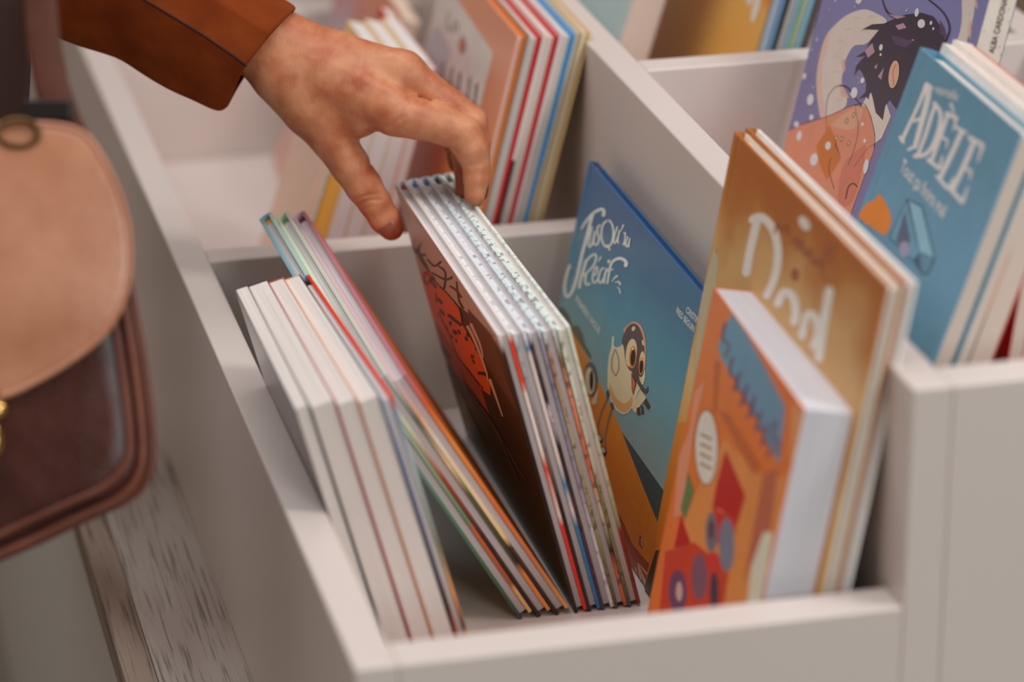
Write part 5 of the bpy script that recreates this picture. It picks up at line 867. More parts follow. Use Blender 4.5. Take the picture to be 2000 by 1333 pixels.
def hard_book(key, label, left, right, lining, spine=None, pages=None, group=None, wear=0, cat='book', tb=0.0031, inset=0.0032, name='hardcover_book', pz=None):
    b = place(key)
    r = tag(empty(name, (b['x'], b['y'], b['z']), (0, b['tilt'], b['yaw'])), label, cat, group)
    Hh, L, th = b['H'], b['L'], b['th']
    tb = min(tb, th * 0.27)
    g = 0.0009
    prof = lambda s, x: [(x, 0.0), (x, L - 0.015), (x + s * g, L - 0.0115), (x, L - 0.008), (x, L - 0.001), (x + s * tb, L - 0.001), (x + s * tb, 0.0)]
    for nm, m, s, x in (('front_cover', left, 1, 0.0), ('back_cover', right, -1, th)):
        bm = bmesh.new()
        prism(bm, prof(s, x), 0, Hh, 2, 0.0005, 2)
        from_bm(nm, bm, m, r)
    bm = bmesh.new()
    ins = pz if pz is not None else inset
    gap = 0.015
    # page block with a slightly rounded back
    n = 5
    pr = [(tb, inset), (th - tb, inset)]
    for i in range(n + 1):
        t = i / n
        pr.append((th - tb - t * (th - 2 * tb), L - gap + 0.0018 * math.sin(PI * t)))
    prism(bm, pr, inset, Hh - ins, 2, 0.0, 1)
    from_bm('page_block', bm, pages or PAPER_GREY, r)
    bm = bmesh.new()
    n = 8
    bulge = min(0.004, th * 0.22)
    out = [(th * i / n, L - 0.0002 + bulge * math.sin(PI * i / n)) for i in range(n + 1)]
    inn = [(x, y - 0.0011) for x, y in out]
    prism(bm, out + inn[::-1], 0, Hh, 2, 0.0, 1)
    from_bm('spine', bm, spine or left, r)
    bm = bmesh.new()
    box(bm, tb * 1.02, th - tb * 1.02, L - gap + 0.0022, L - 0.0014, Hh * 0.3, Hh - 0.0045, 0.0, 1)
    from_bm('spine_lining', bm, lining, r)
    print_parts(key, r)
    return r


def paper_book(key, label, left, right, pages=None, group=None, spine_front=False, spinemat=None, name='paperback_book', tc=0.0005, bow=0.0):
    b = place(key)
    r = tag(empty(name, (b['x'], b['y'], b['z']), (0, b['tilt'], b['yaw'])), label, 'book', group)
    Hh, L, th = b['H'], b['L'], b['th']
    for nm, m, x0, x1 in (('front_cover', left, 0.0, tc), ('back_cover', right, th - tc, th)):
        bm = bmesh.new()
        box(bm, x0, x1, 0, L, 0, Hh)
        from_bm(nm, bm, m, r)
    bm = bmesh.new()
    y0, y1 = (tc, L - 0.0006) if spine_front else (0.0006, L - tc)
    box(bm, tc, th - tc, y0, y1, 0.0004, Hh - 0.0004, 0.0012 if th > 0.012 else 0.0004, 2)
    from_bm('page_block', bm, pages or PAPER, r)
    bm = bmesh.new()
    if spine_front:
        box(bm, 0, th, 0.0, tc * 0.98, 0, Hh, 0.0002, 1)
    else:
        box(bm, 0, th, L - tc * 0.98, L, 0, Hh, 0.0002, 1)
    from_bm('spine', bm, spinemat or left, r)
    print_parts(key, r)
    return r


def H_(k): return BOOKS[k]['H']
_n = [0]
def R(stops, k, **kw):
    _n[0] += 1
    return ramp_mat('printed_board_%d' % _n[0], stops, H_(k), **kw)


DARK = plain((30, 26, 26), 0.45)
BLACK = plain((16, 15, 16), 0.45)
CREAM = plain((206, 196, 180), 0.5)
WHITE = plain((214, 208, 204), 0.45)

# held group (centre of the low bin); stops run from the bottom of the board to its top
gc = 'hardcovers the hand is pulling up'
k = 'center1'
hard_book(k, 'hardcover with a spotted leopard on its dark cover, pinched by the thumb',
          R([(0, (30, 22, 20)), (0.55, (16, 12, 12)), (0.93, (44, 32, 26)), (0.985, (206, 200, 196))], k, wob=0.02),
          R([(0, (200, 36, 24)), (0.30, (206, 50, 34)), (0.34, (214, 200, 190)), (0.52, (206, 60, 40)), (0.60, (214, 204, 196)), (0.78, (216, 200, 190)), (0.82, (214, 66, 36)), (0.95, (212, 60, 36)), (0.985, (216, 206, 202))], k, wob=0.05, wscale=60),
          plain((150, 30, 40)), group=gc)
k = 'center2'
hard_book(k, 'hardcover right after the leopard one, with grey and blue printed board edges',
          R([(0, (40, 30, 30)), (0.4, (28, 24, 24)), (0.7, (130, 126, 126)), (0.95, (160, 168, 172)), (0.985, (208, 210, 212))], k, wob=0.05, patch=0.3),
          R([(0, (40, 110, 160)), (0.30, (50, 120, 164)), (0.36, (206, 204, 200)), (0.46, (60, 130, 170)), (0.54, (206, 200, 196)), (0.9, (200, 190, 184)), (0.94, (70, 110, 160)), (0.985, (206, 210, 216))], k, wob=0.05, wscale=70),
          plain((30, 104, 160)), group=gc)
k = 'center3'
hard_book(k, 'hardcover with a dark violet board, middle one of the held group',
          R([(0, (60, 50, 80)), (0.35, (70, 54, 64)), (0.6, (40, 34, 40)), (0.72, (190, 180, 190)), (0.76, (40, 30, 36)), (0.95, (90, 70, 76)), (0.985, (200, 204, 216))], k, wob=0.04, patch=0.5),
          R([(0, (206, 206, 214)), (0.2, (196, 200, 214)), (0.45, (150, 146, 170)), (0.8, (120, 120, 140)), (0.95, (140, 140, 156)), (0.985, (196, 206, 220))], k, wob=0.04, patch=0.35),
          plain((50, 66, 110)), group=gc)
k = 'center4'
hard_book(k, 'hardcover with mossy green and orange boards, fourth of the held group',
          R([(0, (70, 76, 50)), (0.3, (140, 146, 100)), (0.6, (160, 160, 130)), (0.9, (150, 110, 84)), (0.985, (196, 208, 214))], k, wob=0.06, patch=0.6),
          R([(0, (190, 100, 50)), (0.14, (186, 100, 60)), (0.2, (60, 50, 40)), (0.34, (190, 186, 164)), (0.5, (196, 110, 70)), (0.75, (206, 130, 96)), (0.88, (110, 96, 70)), (0.985, (200, 212, 208))], k, wob=0.05, patch=0.6),
          plain((28, 40, 34)), group=gc)
k = 'center5'
hard_book(k, 'pale green hardcover at the finger side of the held group',
          R([(0, (60, 70, 80)), (0.15, (110, 120, 90)), (0.45, (130, 136, 100)), (0.52, (186, 196, 178)), (0.97, (186, 200, 184)), (0.99, (200, 214, 204))], k, wob=0.04, patch=0.55),
          R([(0, (120, 44, 34)), (0.27, (130, 50, 36)), (0.30, (140, 150, 110)), (0.5, (190, 196, 170)), (0.97, (190, 206, 188)), (0.99, (206, 218, 206))], k, wob=0.04, patch=0.25),
          plain((40, 60, 46)), pages=PAPER, group=gc)

gl = 'hardcovers slumped against the paperbacks'
k = 'lean1'
hard_book(k, 'steeply slumped hardcover with teal boards and an orange spine lining',
          R([(0, (46, 70, 58)), (0.5, (70, 110, 86)), (0.8, (110, 130, 130)), (0.985, (120, 160, 170))], k, wob=0.05),
          R([(0, (214, 170, 110)), (0.10, (210, 160, 100)), (0.13, (160, 76, 40)), (0.35, (170, 84, 44)), (0.40, (84, 120, 90)), (0.8, (150, 170, 140)), (0.985, (166, 190, 180))], k, wob=0.03),
          plain((216, 140, 50)), group=gl)
k = 'lean2'
hard_book(k, 'steeply slumped hardcover with sage green lining between teal and purple ones',
          R([(0, (36, 26, 24)), (0.35, (50, 26, 22)), (0.6, (150, 60, 36)), (0.8, (190, 186, 160)), (0.985, (190, 200, 176))], k, wob=0.05),
          R([(0, (216, 130, 60)), (0.16, (210, 120, 50)), (0.2, (40, 40, 32)), (0.5, (70, 80, 56)), (0.62, (206, 176, 130)), (0.8, (90, 90, 80)), (0.985, (190, 190, 176))], k, wob=0.03),
          plain((100, 120, 80)), group=gl)
k = 'lean3'
hard_book(k, 'steeply slumped hardcover with orange board and dark purple lining',
          R([(0, (30, 24, 24)), (0.30, (60, 40, 30)), (0.34, (216, 180, 120)), (0.75, (214, 196, 176)), (0.85, (210, 150, 110)), (0.985, (190, 164, 172))], k, wob=0.03),
          R([(0, (216, 150, 80)), (0.2, (190, 110, 60)), (0.45, (196, 100, 40)), (0.7, (216, 130, 50)), (0.86, (206, 84, 50)), (0.985, (170, 110, 120))], k, wob=0.05),
          plain((80, 20, 50)), group=gl)

gp = 'paperbacks leaning on the low side panel'
gloss = R([(0, (70, 74, 60)), (0.4, (190, 180, 140)), (0.62, (96, 72, 60)), (0.82, (60, 40, 40)), (0.95, (40, 42, 52))], 'paper1', wob=0.06, rough=0.18)
paper_book('paper1', 'white-edged paperback resting on the side panel, nearest the handbag', gloss, BLACK, PAPER, gp)
paper_book('paper2', 'thickest white-edged paperback, second from the low side panel', BLACK, plain((150, 24, 26)), PAPER, gp)
paper_book('paper3', 'white-edged paperback with an orange back, third from the low side panel', plain((170, 60, 50)), plain((214, 140, 80)), PAPER, gp)
paper_book('paper4', 'white-edged paperback with a black back, fourth from the low side panel', plain((190, 150, 120)), BLACK, PAPER, gp)
hard_book('paper5', 'thin hardcover with red and pale blue boards, between paperbacks and slumped hardcovers',
          R([(0, (214, 170, 110)), (0.2, (150, 60, 30)), (0.3, (60, 40, 40)), (0.8, (110, 120, 150)), (0.97, (150, 160, 176))], 'paper5', wob=0.05),
          R([(0, (216, 170, 110)), (0.18, (210, 150, 90)), (0.22, (60, 40, 36)), (0.34, (206, 140, 80)), (0.5, (110, 120, 100)), (0.75, (170, 186, 186)), (0.93, (120, 140, 170)), (0.985, (210, 50, 30))], 'paper5', wob=0.04, const=False),
          BLACK, pages=PAPER)

# blue picture book against the divider: printed sky runs from deep to pale blue
reef_l = R([(0.0, (150, 160, 150)), (0.30, (150, 168, 168)), (0.48, (108, 146, 158)), (0.66, (74, 128, 152)), (0.85, (52, 100, 136)), (1.0, (46, 94, 136))], 'reef', wob=0.10, wscale=9, rough=0.28)
hard_book('reef', 'blue hardcover with white hand-lettered title and a cream bird, leaning on the tall divider',
          reef_l, plain((40, 86, 130), 0.3), plain((196, 110, 60)), spine=plain((66, 112, 150), 0.3), pages=plain((40, 76, 116)), tb=0.002)

tanm = ramp_mat('tan_print', [(0, (120, 60, 30)), (0.3, (196, 136, 60)), (0.5, (198, 168, 116)), (0.66, (186, 142, 84)), (0.8, (190, 150, 92)), (0.9, (168, 104, 40)), (0.97, (160, 92, 36))], 0.39, wob=0.32, wscale=7, rough=0.4)
hard_book('tan1', 'large tan hardcover with big white cursive title, leaning over the divider edge',
          tanm, CREAM, CREAM, pages=PAPER, group='large tan hardcovers')
hard_book('tan2', 'large cream-edged hardcover directly behind the tan one with the cursive title',
          plain((160, 96, 44)), WHITE, CREAM, pages=PAPER, group='large tan hardcovers')
paper_book('orange_paper', 'thick orange paperback with blue title panel and white badge, before the tan hardcovers',
           plain((212, 112, 44), 0.35), plain((190, 110, 50)), pages_mat((206, 204, 210), 0.1), name='paperback_book', tc=0.0009)

# tall bin
k = 'adele1'
teal = plain((96, 140, 162), 0.38)
hard_book(k, 'teal hardcover with tall white hand-drawn title, tilted in the taller bin', teal, plain((78, 130, 150), 0.4), plain((60, 120, 140)),
          pages=PAPER_WARM, tb=0.0024)
paper_book('adele2', 'paperback with sky blue marks on its top, just behind the teal hardcover', plain((206, 206, 204)),
           R([(0, (206, 110, 50)), (0.25, (206, 110, 50)), (0.3, (90, 66, 40)), (0.5, (90, 66, 40)), (0.55, (214, 120, 60)), (0.66, (206, 140, 80)), (0.70, (212, 204, 198))], 'adele2', wob=0.02), PAPER_WARM)
paper_book('adele3', 'thick white-edged paperback, furthest from the teal hardcover in its row', plain((214, 206, 200)), plain((190, 70, 40)), PAPER_WARM)
r_ = bpy.data.objects
BOOKS['crimson'] = dict(BOOKS['adele3'], x=0.484, y=0.13, H=0.19, th=0.012, tilt=0.12, L=0.20)
paper_book('crimson', 'low crimson book with an orange picture behind the teal hardcover row',
           R([(0, (214, 170, 60)), (0.3, (206, 100, 30)), (0.5, (150, 30, 24)), (0.6, (190, 16, 36)), (0.95, (190, 16, 36))], 'crimson', wob=0.2, wscale=20), plain((190, 16, 36)), PAPER_WARM)

pur = ramp_mat('violet_sky_print', [(0, (112, 108, 150)), (0.5, (122, 118, 158)), (0.8, (124, 124, 170)), (1, (118, 116, 164))], 0.34, wob=0.2, wscale=6, rough=0.4)
paper_book('winter', 'paperback with a dark-haired figure in a peach coat and snow on violet cover', pur, pur, PAPER,
           spine_front=True, spinemat=plain((206, 200, 190), 0.5), tc=0.0006)

# rows behind
k = 'row1'
gr = 'hardcovers leaning on the divider in the rear compartment'
hard_book(k, 'orange hardcover with a pale grey title panel behind the knuckles',
          R([(0, (200, 60, 30)), (0.25, (214, 90, 40)), (0.55, (216, 120, 50)), (0.75, (206, 130, 90)), (1, (206, 140, 110))], k, wob=0.08, wscale=14),
          plain((226, 116, 30)), plain((200, 110, 50)), pages=PAPER, group=gr)
hard_book('row2', 'grey-white hardcover beside the orange one behind the fingers', plain((150, 110, 90)), plain((190, 20, 26)), CREAM, pages=pages_mat((196, 196, 190)), group=gr)
hard_book('row3', 'white-paged hardcover between two red boards in the rear row',
          R([(0, (130, 170, 140)), (0.22, (130, 170, 140)), (0.25, (20, 20, 20)), (0.6, (24, 20, 20)), (0.64, (206, 196, 190)), (1, (210, 196, 196))], 'row3', wob=0.0, const=True),
          plain((180, 26, 36)), CREAM, pages=pages_mat((212, 200, 190)), group=gr)
hard_book('row4', 'white-paged hardcover with a bright blue back board in the rear row', plain((206, 190, 190)), plain((50, 130, 184)), CREAM, pages=pages_mat((208, 198, 188)), group=gr)
hard_book('row5', 'thin grey and tan hardcover beside the bright blue board',
          R([(0, (190, 110, 70)), (0.12, (190, 110, 70)), (0.14, (206, 180, 130)), (0.6, (206, 180, 130)), (0.62, (180, 186, 186)), (1, (190, 200, 200))], 'row5', wob=0.0, const=True), plain((196, 170, 120)), CREAM, group=gr)
hard_book('row6', 'thin khaki hardcover touching the divider in the rear row', plain((206, 196, 176)), plain((190, 164, 110)), CREAM, pages=plain((190, 170, 130)), group=gr)

paper_book('red_side', 'narrow dark red book beside the orange hardcover behind the hand', plain((196, 36, 20)), plain((170, 20, 16)), PAPER)
for k, l in (('pocket1', 'first'), ('pocket2', 'second'), ('pocket3', 'third')):
    paper_book(k, 'thick white-edged paperback behind the hand, %s from the mustard book' % l, plain((206, 176, 120)), plain((214, 204, 196)), pages_mat((208, 204, 204), 0.06), 'white-edged paperbacks behind the hand')
paper_book('amber1', 'mustard yellow book between white paperbacks and the pale pink books', plain((206, 130, 30)), plain((210, 150, 60)), plain((214, 160, 70)))
paper_book('blush1', 'pale pink and violet book standing open to the empty rear floor',
           R([(0, (186, 140, 124)), (0.3, (176, 146, 146)), (0.6, (160, 146, 160)), (0.8, (176, 110, 100)), (1, (196, 120, 84))], 'blush1', wob=0.3, wscale=12), plain((206, 180, 160)), plain((210, 190, 170)))
paper_book('blush2', 'pale sand coloured book beside the pale pink and violet one', plain((206, 178, 158)), plain((216, 160, 120)), plain((214, 190, 170)))
paper_book('blush3', 'pale book with a mint green back beside the mustard book', plain((214, 180, 150)), plain((150, 186, 170)), plain((206, 200, 190)))

paper_book('pale_block', 'thick paperback with pale page edges, left of the yellow picture book',
           R([(0, (150, 170, 170)), (0.5, (170, 190, 190)), (0.66, (150, 170, 180)), (0.8, (206, 110, 70)), (1, (214, 190, 170))], 'pale_block', wob=0.3, wscale=12), plain((160, 150, 150)), pages_mat((206, 190, 180), 0.1))
yel = ramp_mat('yellow_print', [(0, (224, 138, 40)), (0.46, (222, 162, 84)), (0.56, (224, 124, 24)), (0.66, (222, 168, 100)), (0.9, (224, 140, 44))], 0.33, wob=0.35, wscale=9, rough=0.4)
ye = hard_book('yellow_cover', 'yellow picture book with swirling orange print in the rear of the taller bin', yel, plain((196, 200, 206)), CREAM, tb=0.0009)
bm = bmesh.new()
mats = [plain((230, 150, 40)), plain((120, 170, 196)), plain((206, 140, 140)), plain((214, 206, 196))]
for x, z, rx, rz, mi in ((0.078, 0.215, 0.022, 0.03, 0), (0.074, 0.22, 0.012, 0.02, 3), (0.045, 0.225, 0.012, 0.02, 1), (0.03, 0.215, 0.008, 0.018, 1), (0.037, 0.212, 0.010, 0.014, 2),
                         (0.052, 0.183, 0.010, 0.010, 3), (0.03, 0.178, 0.009, 0.016, 3)):
    vs = [bm.verts.new((-0.0002 - mi * 0.00005, x + rx * math.cos(a * PI / 8), z + rz * math.sin(a * PI / 8))) for a in range(16)]
    f = bm.faces.new(vs)
    f.material_index = mi
from_bm('cover_art', bm, mats, ye)
gb = 'blue and black books behind the violet cover'
hard_book('blue_a', 'slim book with pale blue boards beside the yellow picture book', plain((170, 190, 206)), plain((110, 150, 180)), CREAM, pages=plain((160, 176, 200)), group=gb)
hard_book('blue_b', 'book with a black and a sky blue board in the rear of the taller bin', plain((20, 20, 24)), plain((130, 176, 196)), CREAM, pages=plain((176, 170, 170)), group=gb)
hard_book('blue_c', 'book with green and orange printed board between sky blue boards',
          R([(0, (150, 170, 120)), (0.6, (150, 176, 120)), (0.66, (210, 110, 40)), (0.82, (206, 80, 30)), (0.86, (140, 170, 120))], 'blue_c', wob=0.02), plain((130, 180, 200)), CREAM, pages=plain((160, 170, 170)), group=gb)
hard_book('blue_d', 'slim black book touching the violet snow cover', plain((16, 16, 24)), plain((70, 56, 66)), CREAM, pages=plain((150, 130, 130)), group=gb)

# ---------------------------------------------------------------- person
# local frames: x to the right, y up, z towards the shopper's near side; unit = 0.438 mm
CM = Matrix(((0.9712, 0.0902, -0.2207), (-0.2384, 0.3563, -0.9034), (-0.0028, 0.9300, 0.3675)))


def frame_at(u, v, d):
    ray = Vector(((u - 1000) / 6508.5, -(v - 666.5) / 6508.5, -1.0))
    return CAM_LOC + (CM @ ray) * d


def surface_nets(F, org, h):
    """closed iso-surface of the sampled distance field F"""
    S = F < 0
    nx, ny, nz = F.shape
    acc = np.zeros((nx - 1, ny - 1, nz - 1, 3))
    cnt = np.zeros((nx - 1, ny - 1, nz - 1))
    cor = [(i, j, k) for i in (0, 1) for j in (0, 1) for k in (0, 1)]
    def sub(A, c):
        return A[c[0]:nx - 1 + c[0], c[1]:ny - 1 + c[1], c[2]:nz - 1 + c[2]]
    for a in cor:
        for ax in range(3):
            if a[ax] == 1:
                continue
            b = list(a)
            b[ax] = 1
            fa, fb = sub(F, a), sub(F, b)
            m = (fa < 0) != (fb < 0)
            t = np.where(m, fa / np.where(m, fa - fb, 1), 0)
            for q in range(3):
                acc[..., q] += np.where(m, a[q] + (t if q == ax else 0), 0)
            cnt += m
    act = cnt > 0
    idx = -np.ones(act.shape, int)
    idx[act] = np.arange(act.sum())
    base = np.argwhere(act)
    V = (base + acc[act] / cnt[act][:, None]) * h + org
    quads = []
    for ax in range(3):
        sl0 = [slice(1, -1)] * 3
        sl0[ax] = slice(0, -1)
        sl1 = [slice(1, -1)] * 3
        sl1[ax] = slice(1, None)
        a, b = S[tuple(sl0)], S[tuple(sl1)]
        e = np.argwhere(a != b)
        flip = a[a != b]
        off = np.ones(3, int)
        off[ax] = 0
        e = e + off
        o = [q for q in range(3) if q != ax]
        def cell(d0, d1):
            c = e.copy()
            c[:, o[0]] -= d0
            c[:, o[1]] -= d1
            return idx[c[:, 0], c[:, 1], c[:, 2]]
        q = np.stack([cell(1, 1), cell(0, 1), cell(0, 0), cell(1, 0)], 1)
        if ax == 1:
            flip = ~flip
        q[~flip] = q[~flip][:, ::-1]
        quads.append(q)
    return V, np.concatenate(quads)


def smin(a, b, k):
    h = np.clip(0.5 + 0.5 * (b - a) / k, 0, 1)
    return b * (1 - h) + a * h - k * h * (1 - h)


def chain(X, pts, k=6.0, flat=1.0):
    """rounded, tapering limb through joints (x, y, depth, radius)"""
    r = None
    for a, b in zip(pts[:-1], pts[1:]):
        A, B_ = np.array(a[:3], np.float32), np.array(b[:3], np.float32)
        d = B_ - A
        s = np.array([1, 1, flat], np.float32)
        pa = (X - A) * s
        ba = d * s
        t = np.clip((pa @ ba) / (ba @ ba), 0, 1)
        q = np.linalg.norm(pa - t[..., None] * ba, axis=-1) - (a[3] + (b[3] - a[3]) * t)
        r = q if r is None else smin(r, q, k)
    return r


def hx(p):
    # joint given on the hand sheet: across, down, away, thickness
    return (p[0] - 750, 200 - p[1], -p[2], p[3])


WR, MC_ = (533, 93, 0, 70), 1
PALM = [
    ([(250, -90, -10, 92), (420, 20, -5, 78), WR], 1.15),
    ([WR, (640, 150, -8, 66), (745, 205, -18, 46), (775, 222, -20, 43)], 1.2),
    ([WR, (650, 118, 4, 56), (786, 142, 10, 43)], 1.2),
    ([(545, 95, 20, 58), (660, 118, 36, 48), (788, 146, 48, 36)], 1.1),
    ([(545, 105, 35, 50), (650, 140, 62, 42), (765, 175, 82, 31)], 1.1),
    ([(560, 130, 5, 62), (640, 215, 20, 50), (700, 230, 5, 40)], 1.1),
]
THUMB = [(556, 150, 0, 62), (606, 212, 14, 56), (646, 266, 28, 44), (682, 322, 44, 38.5), (708, 362, 58, 36), (728, 392, 70, 32), (748, 425, 80, 30), (761, 443, 86, 25)]
FINGERS = [
    [(768, 222, -20, 42), (812, 232, -14, 41), (862, 243, -6, 39), (902, 262, 0, 38), (921, 292, 6, 34.5), (929, 322, 12, 27), (930, 350, 14, 25), (927, 380, 16, 21)],
    [(786, 142, 10, 42), (830, 172, 22, 36), (880, 204, 34, 31), (922, 236, 44, 30), (931, 275, 54, 27), (934, 330, 62, 23), (928, 385, 66, 18)],
    [(788, 148, 48, 34), (840, 196, 66, 29), (893, 250, 84, 26), (904, 295, 94, 24), (908, 340, 98, 21), (904, 372, 98, 17)],
    [(765, 176, 82, 28), (820, 205, 104, 24), (862, 240, 122, 21), (882, 282, 130, 18), (888, 315, 132, 15)],
]
h = 2.6
lo = np.array([-430.0, -296.0, -168.0])
hi = np.array([226.0, 300.0, 100.0])
n = np.ceil((hi - lo) / h).astype(int)
gx = [lo[i] + h * np.arange(n[i]) for i in range(3)]
X = np.stack(np.meshgrid(*gx, indexing='ij'), -1).astype(np.float32)
palm = None
for pts, fl_ in PALM:
    q = chain(X, [hx(p) for p in pts], 14, fl_)
    palm = q if palm is None else smin(palm, q, 26)
fing = None
for pts in FINGERS:
    q = chain(X, [hx(p) for p in pts], 5)
    fing = q if fing is None else smin(fing, q, 4)
th_ = chain(X, [hx(p) for p in THUMB], 7)
body = smin(palm, fing, 16)
body = smin(body, th_, 20)
# tendon ridges and knuckle bumps on the back of the hand
for pts, amp in (([(590, 118, -60, 9), (700, 150, -52, 7), (760, 178, -52, 6)], 2.4), ([(590, 92, -48, 8), (700, 106, -34, 7), (770, 112, -26, 6)], 2.6)):
    q = chain(X, [hx(p) for p in pts], 4)
    body = body - amp * np.exp(-np.clip(q, 0, 60) / 9.0)
# skin folds at the joints and in the webs
gxy = X[:, :, 0, :2]
groove = np.zeros(gxy.shape[:2], np.float32)
for pts, amp, wd in (([(727, 272), (729, 300), (722, 318)], 3.0, 3.5), ([(866, 293), (884, 289), (894, 301)], 2.6, 3.2), ([(798, 197), (822, 191), (838, 198), (848, 210)], 3.0, 3.4),
                     ([(800, 207), (824, 203)], 1.4, 3.0), ([(776, 214), (806, 202)], 1.2, 3.0), ([(736, 262), (762, 250), (792, 231)], 1.8, 4.5), ([(906, 322), (928, 325), (948, 318)], 1.2, 3.0),
                     ([(692, 388), (714, 381), (740, 377)], 1.8, 3.0), ([(700, 398), (722, 390), (744, 389)], 1.8, 3.0), ([(706, 408), (726, 401)], 1.2, 3.0),
                     ([(906, 240), (926, 258)], 1.0, 3.0), ([(900, 247), (918, 266)], 1.0, 3.0), ([(940, 222), (952, 240)], 1.2, 3.0), ([(640, 165), (700, 178), (760, 196)], 0.9, 12.0), ([(650, 95), (720, 112), (772, 122)], 1.0, 8.0)):
    for a, b_ in zip(pts[:-1], pts[1:]):
        A2 = np.array((a[0] - 750, 200 - a[1]), np.float32)
        B2 = np.array((b_[0] - 750, 200 - b_[1]), np.float32)
        d2 = B2 - A2
        t = np.clip(((gxy - A2) @ d2) / (d2 @ d2), 0, 1)
        q = np.linalg.norm(gxy - A2 - t[..., None] * d2, axis=-1)
        groove = np.maximum(groove, amp * np.exp(-(q / wd) ** 2))
body = body + groove[:, :, None]
V, Q = surface_nets(body, lo, h)
me = bpy.data.meshes.new('body')
me.from_pydata((V * 0.000438).tolist(), [], Q.tolist())
me.update()
bm = bmesh.new()
bm.from_mesh(me)
bmesh.ops.smooth_vert(bm, verts=bm.verts, factor=0.5, use_axis_x=True, use_axis_y=True, use_axis_z=True)
bmesh.ops.smooth_vert(bm, verts=bm.verts, factor=0.5, use_axis_x=True, use_axis_y=True, use_axis_z=True)
bmesh.ops.recalc_face_normals(bm, faces=bm.faces)
bm.to_mesh(me)
bm.free()


def skin_mat():
    m, nt, b = base_mat('skin')
    tc = node(nt, 'ShaderNodeTexCoord')
    n1 = node(nt, 'ShaderNodeTexNoise')
    n1.inputs['Scale'].default_value = 38
    n1.inputs['Detail'].default_value = 4
    nt.links.new(tc.outputs['Object'], n1.inputs[0])
    rp = node(nt, 'ShaderNodeValToRGB')
    cr = rp.color_ramp
    cr.elements[0].position = 0.30
    cr.elements[0].color = (0.44, 0.10, 0.034, 1)
    cr.elements[1].position = 0.62
    cr.elements[1].color = (0.66, 0.275, 0.135, 1)
    nt.links.new(n1.outputs[0], rp.inputs[0])
    nt.links.new(rp.outputs[0], b.inputs['Base Color'])
    b.inputs['Roughness'].default_value = 0.46
    b.inputs['Subsurface Weight'].default_value = 0.12
    b.inputs['Subsurface Radius'].default_value = (1.0, 0.35, 0.2)
    b.inputs['Subsurface Scale'].default_value = 0.004
    # fine creases running across the wrist and the back of the hand
    mp = node(nt, 'ShaderNodeMapping')
    mp.inputs['Rotation'].default_value = (0, 0, 0.15)
    mp.inputs['Scale'].default_value = (1.0, 0.16, 0.5)
    nt.links.new(tc.outputs['Object'], mp.inputs[0])
    n2 = node(nt, 'ShaderNodeTexNoise')
    n2.inputs['Scale'].default_value = 900
    n2.inputs['Detail'].default_value = 3
    nt.links.new(mp.outputs[0], n2.inputs[0])
    n3 = node(nt, 'ShaderNodeTexVoronoi')
    n3.inputs['Scale'].default_value = 620
    nt.links.new(tc.outputs['Object'], n3.inputs[0])
    ad = node(nt, 'ShaderNodeMath', operation='MULTIPLY_ADD')
    nt.links.new(n3.outputs[0], ad.inputs[0])
    ad.inputs[1].default_value = 0.25
    nt.links.new(n2.outputs[0], ad.inputs[2])
    add_bump(nt, b, ad.outputs[0], 0.5, 0.0007)
    return m


me.materials.append(skin_mat())
me.polygons.foreach_set('use_smooth', [True] * len(me.polygons))
HAND = frame_at(750, 200, 2.85)
person = tag(empty('person'), 'person in a rust brown suede coat reaching down to pinch a group of hardcovers', 'person')
person.matrix_world = Matrix.Translation(HAND) @ CM.to_4x4()
hand = link('body', me, person)
U = 0.000438


def patch_nail(name, p0, p1, rad, up, half, parent):
    """curved nail lying on a finger tip between p0 and p1"""
    A, B_ = Vector(hx(p0)[:3]), Vector(hx(p1)[:3])
    ax = (B_ - A).normalized()
    up = (Vector(up) - ax * Vector(up).dot(ax)).normalized()
    sd = ax.cross(up)
    bm = bmesh.new()
    N, Mm = 9, 9
    g = []
    Ln = (B_ - A).length
    for i in range(N):
        t = i / (N - 1)
        wdt = half * math.sqrt(max(0.0, 1 - (2 * t - 1) ** 4)) * 0.98 + 0.04
        row = []
        for j in range(Mm):
            an = (2 * j / (Mm - 1) - 1) * wdt
            rr = rad * (1 - 0.16 * t * t)
            row.append(bm.verts.new((A + ax * (t * Ln) + up * math.cos(an) * rr + sd * math.sin(an) * rr) * U))
        g.append(row)
    for i in range(N - 1):
        for j in range(Mm - 1):
            bm.faces.new((g[i][j], g[i + 1][j], g[i + 1][j + 1], g[i][j + 1]))
    bmesh.ops.solidify(bm, geom=bm.faces[:], thickness=1.2 * U)
    return from_bm(name, bm, NAIL, parent, True)


NAIL = plain((214, 134, 108), 0.22, 0.95, coat=0.5)
nl = patch_nail('thumbnail', (748, 424, 80, 0), (763, 451, 87, 0), 31.2, (-0.3, -0.1, 1.0), 0.66, hand)
nl['label'] = 'short unpainted thumbnail'
patch_nail('fingernail', (930, 352, 14, 0), (927, 390, 17, 0), 25.5, (0.75, 0.0, -0.65), 0.75, hand)

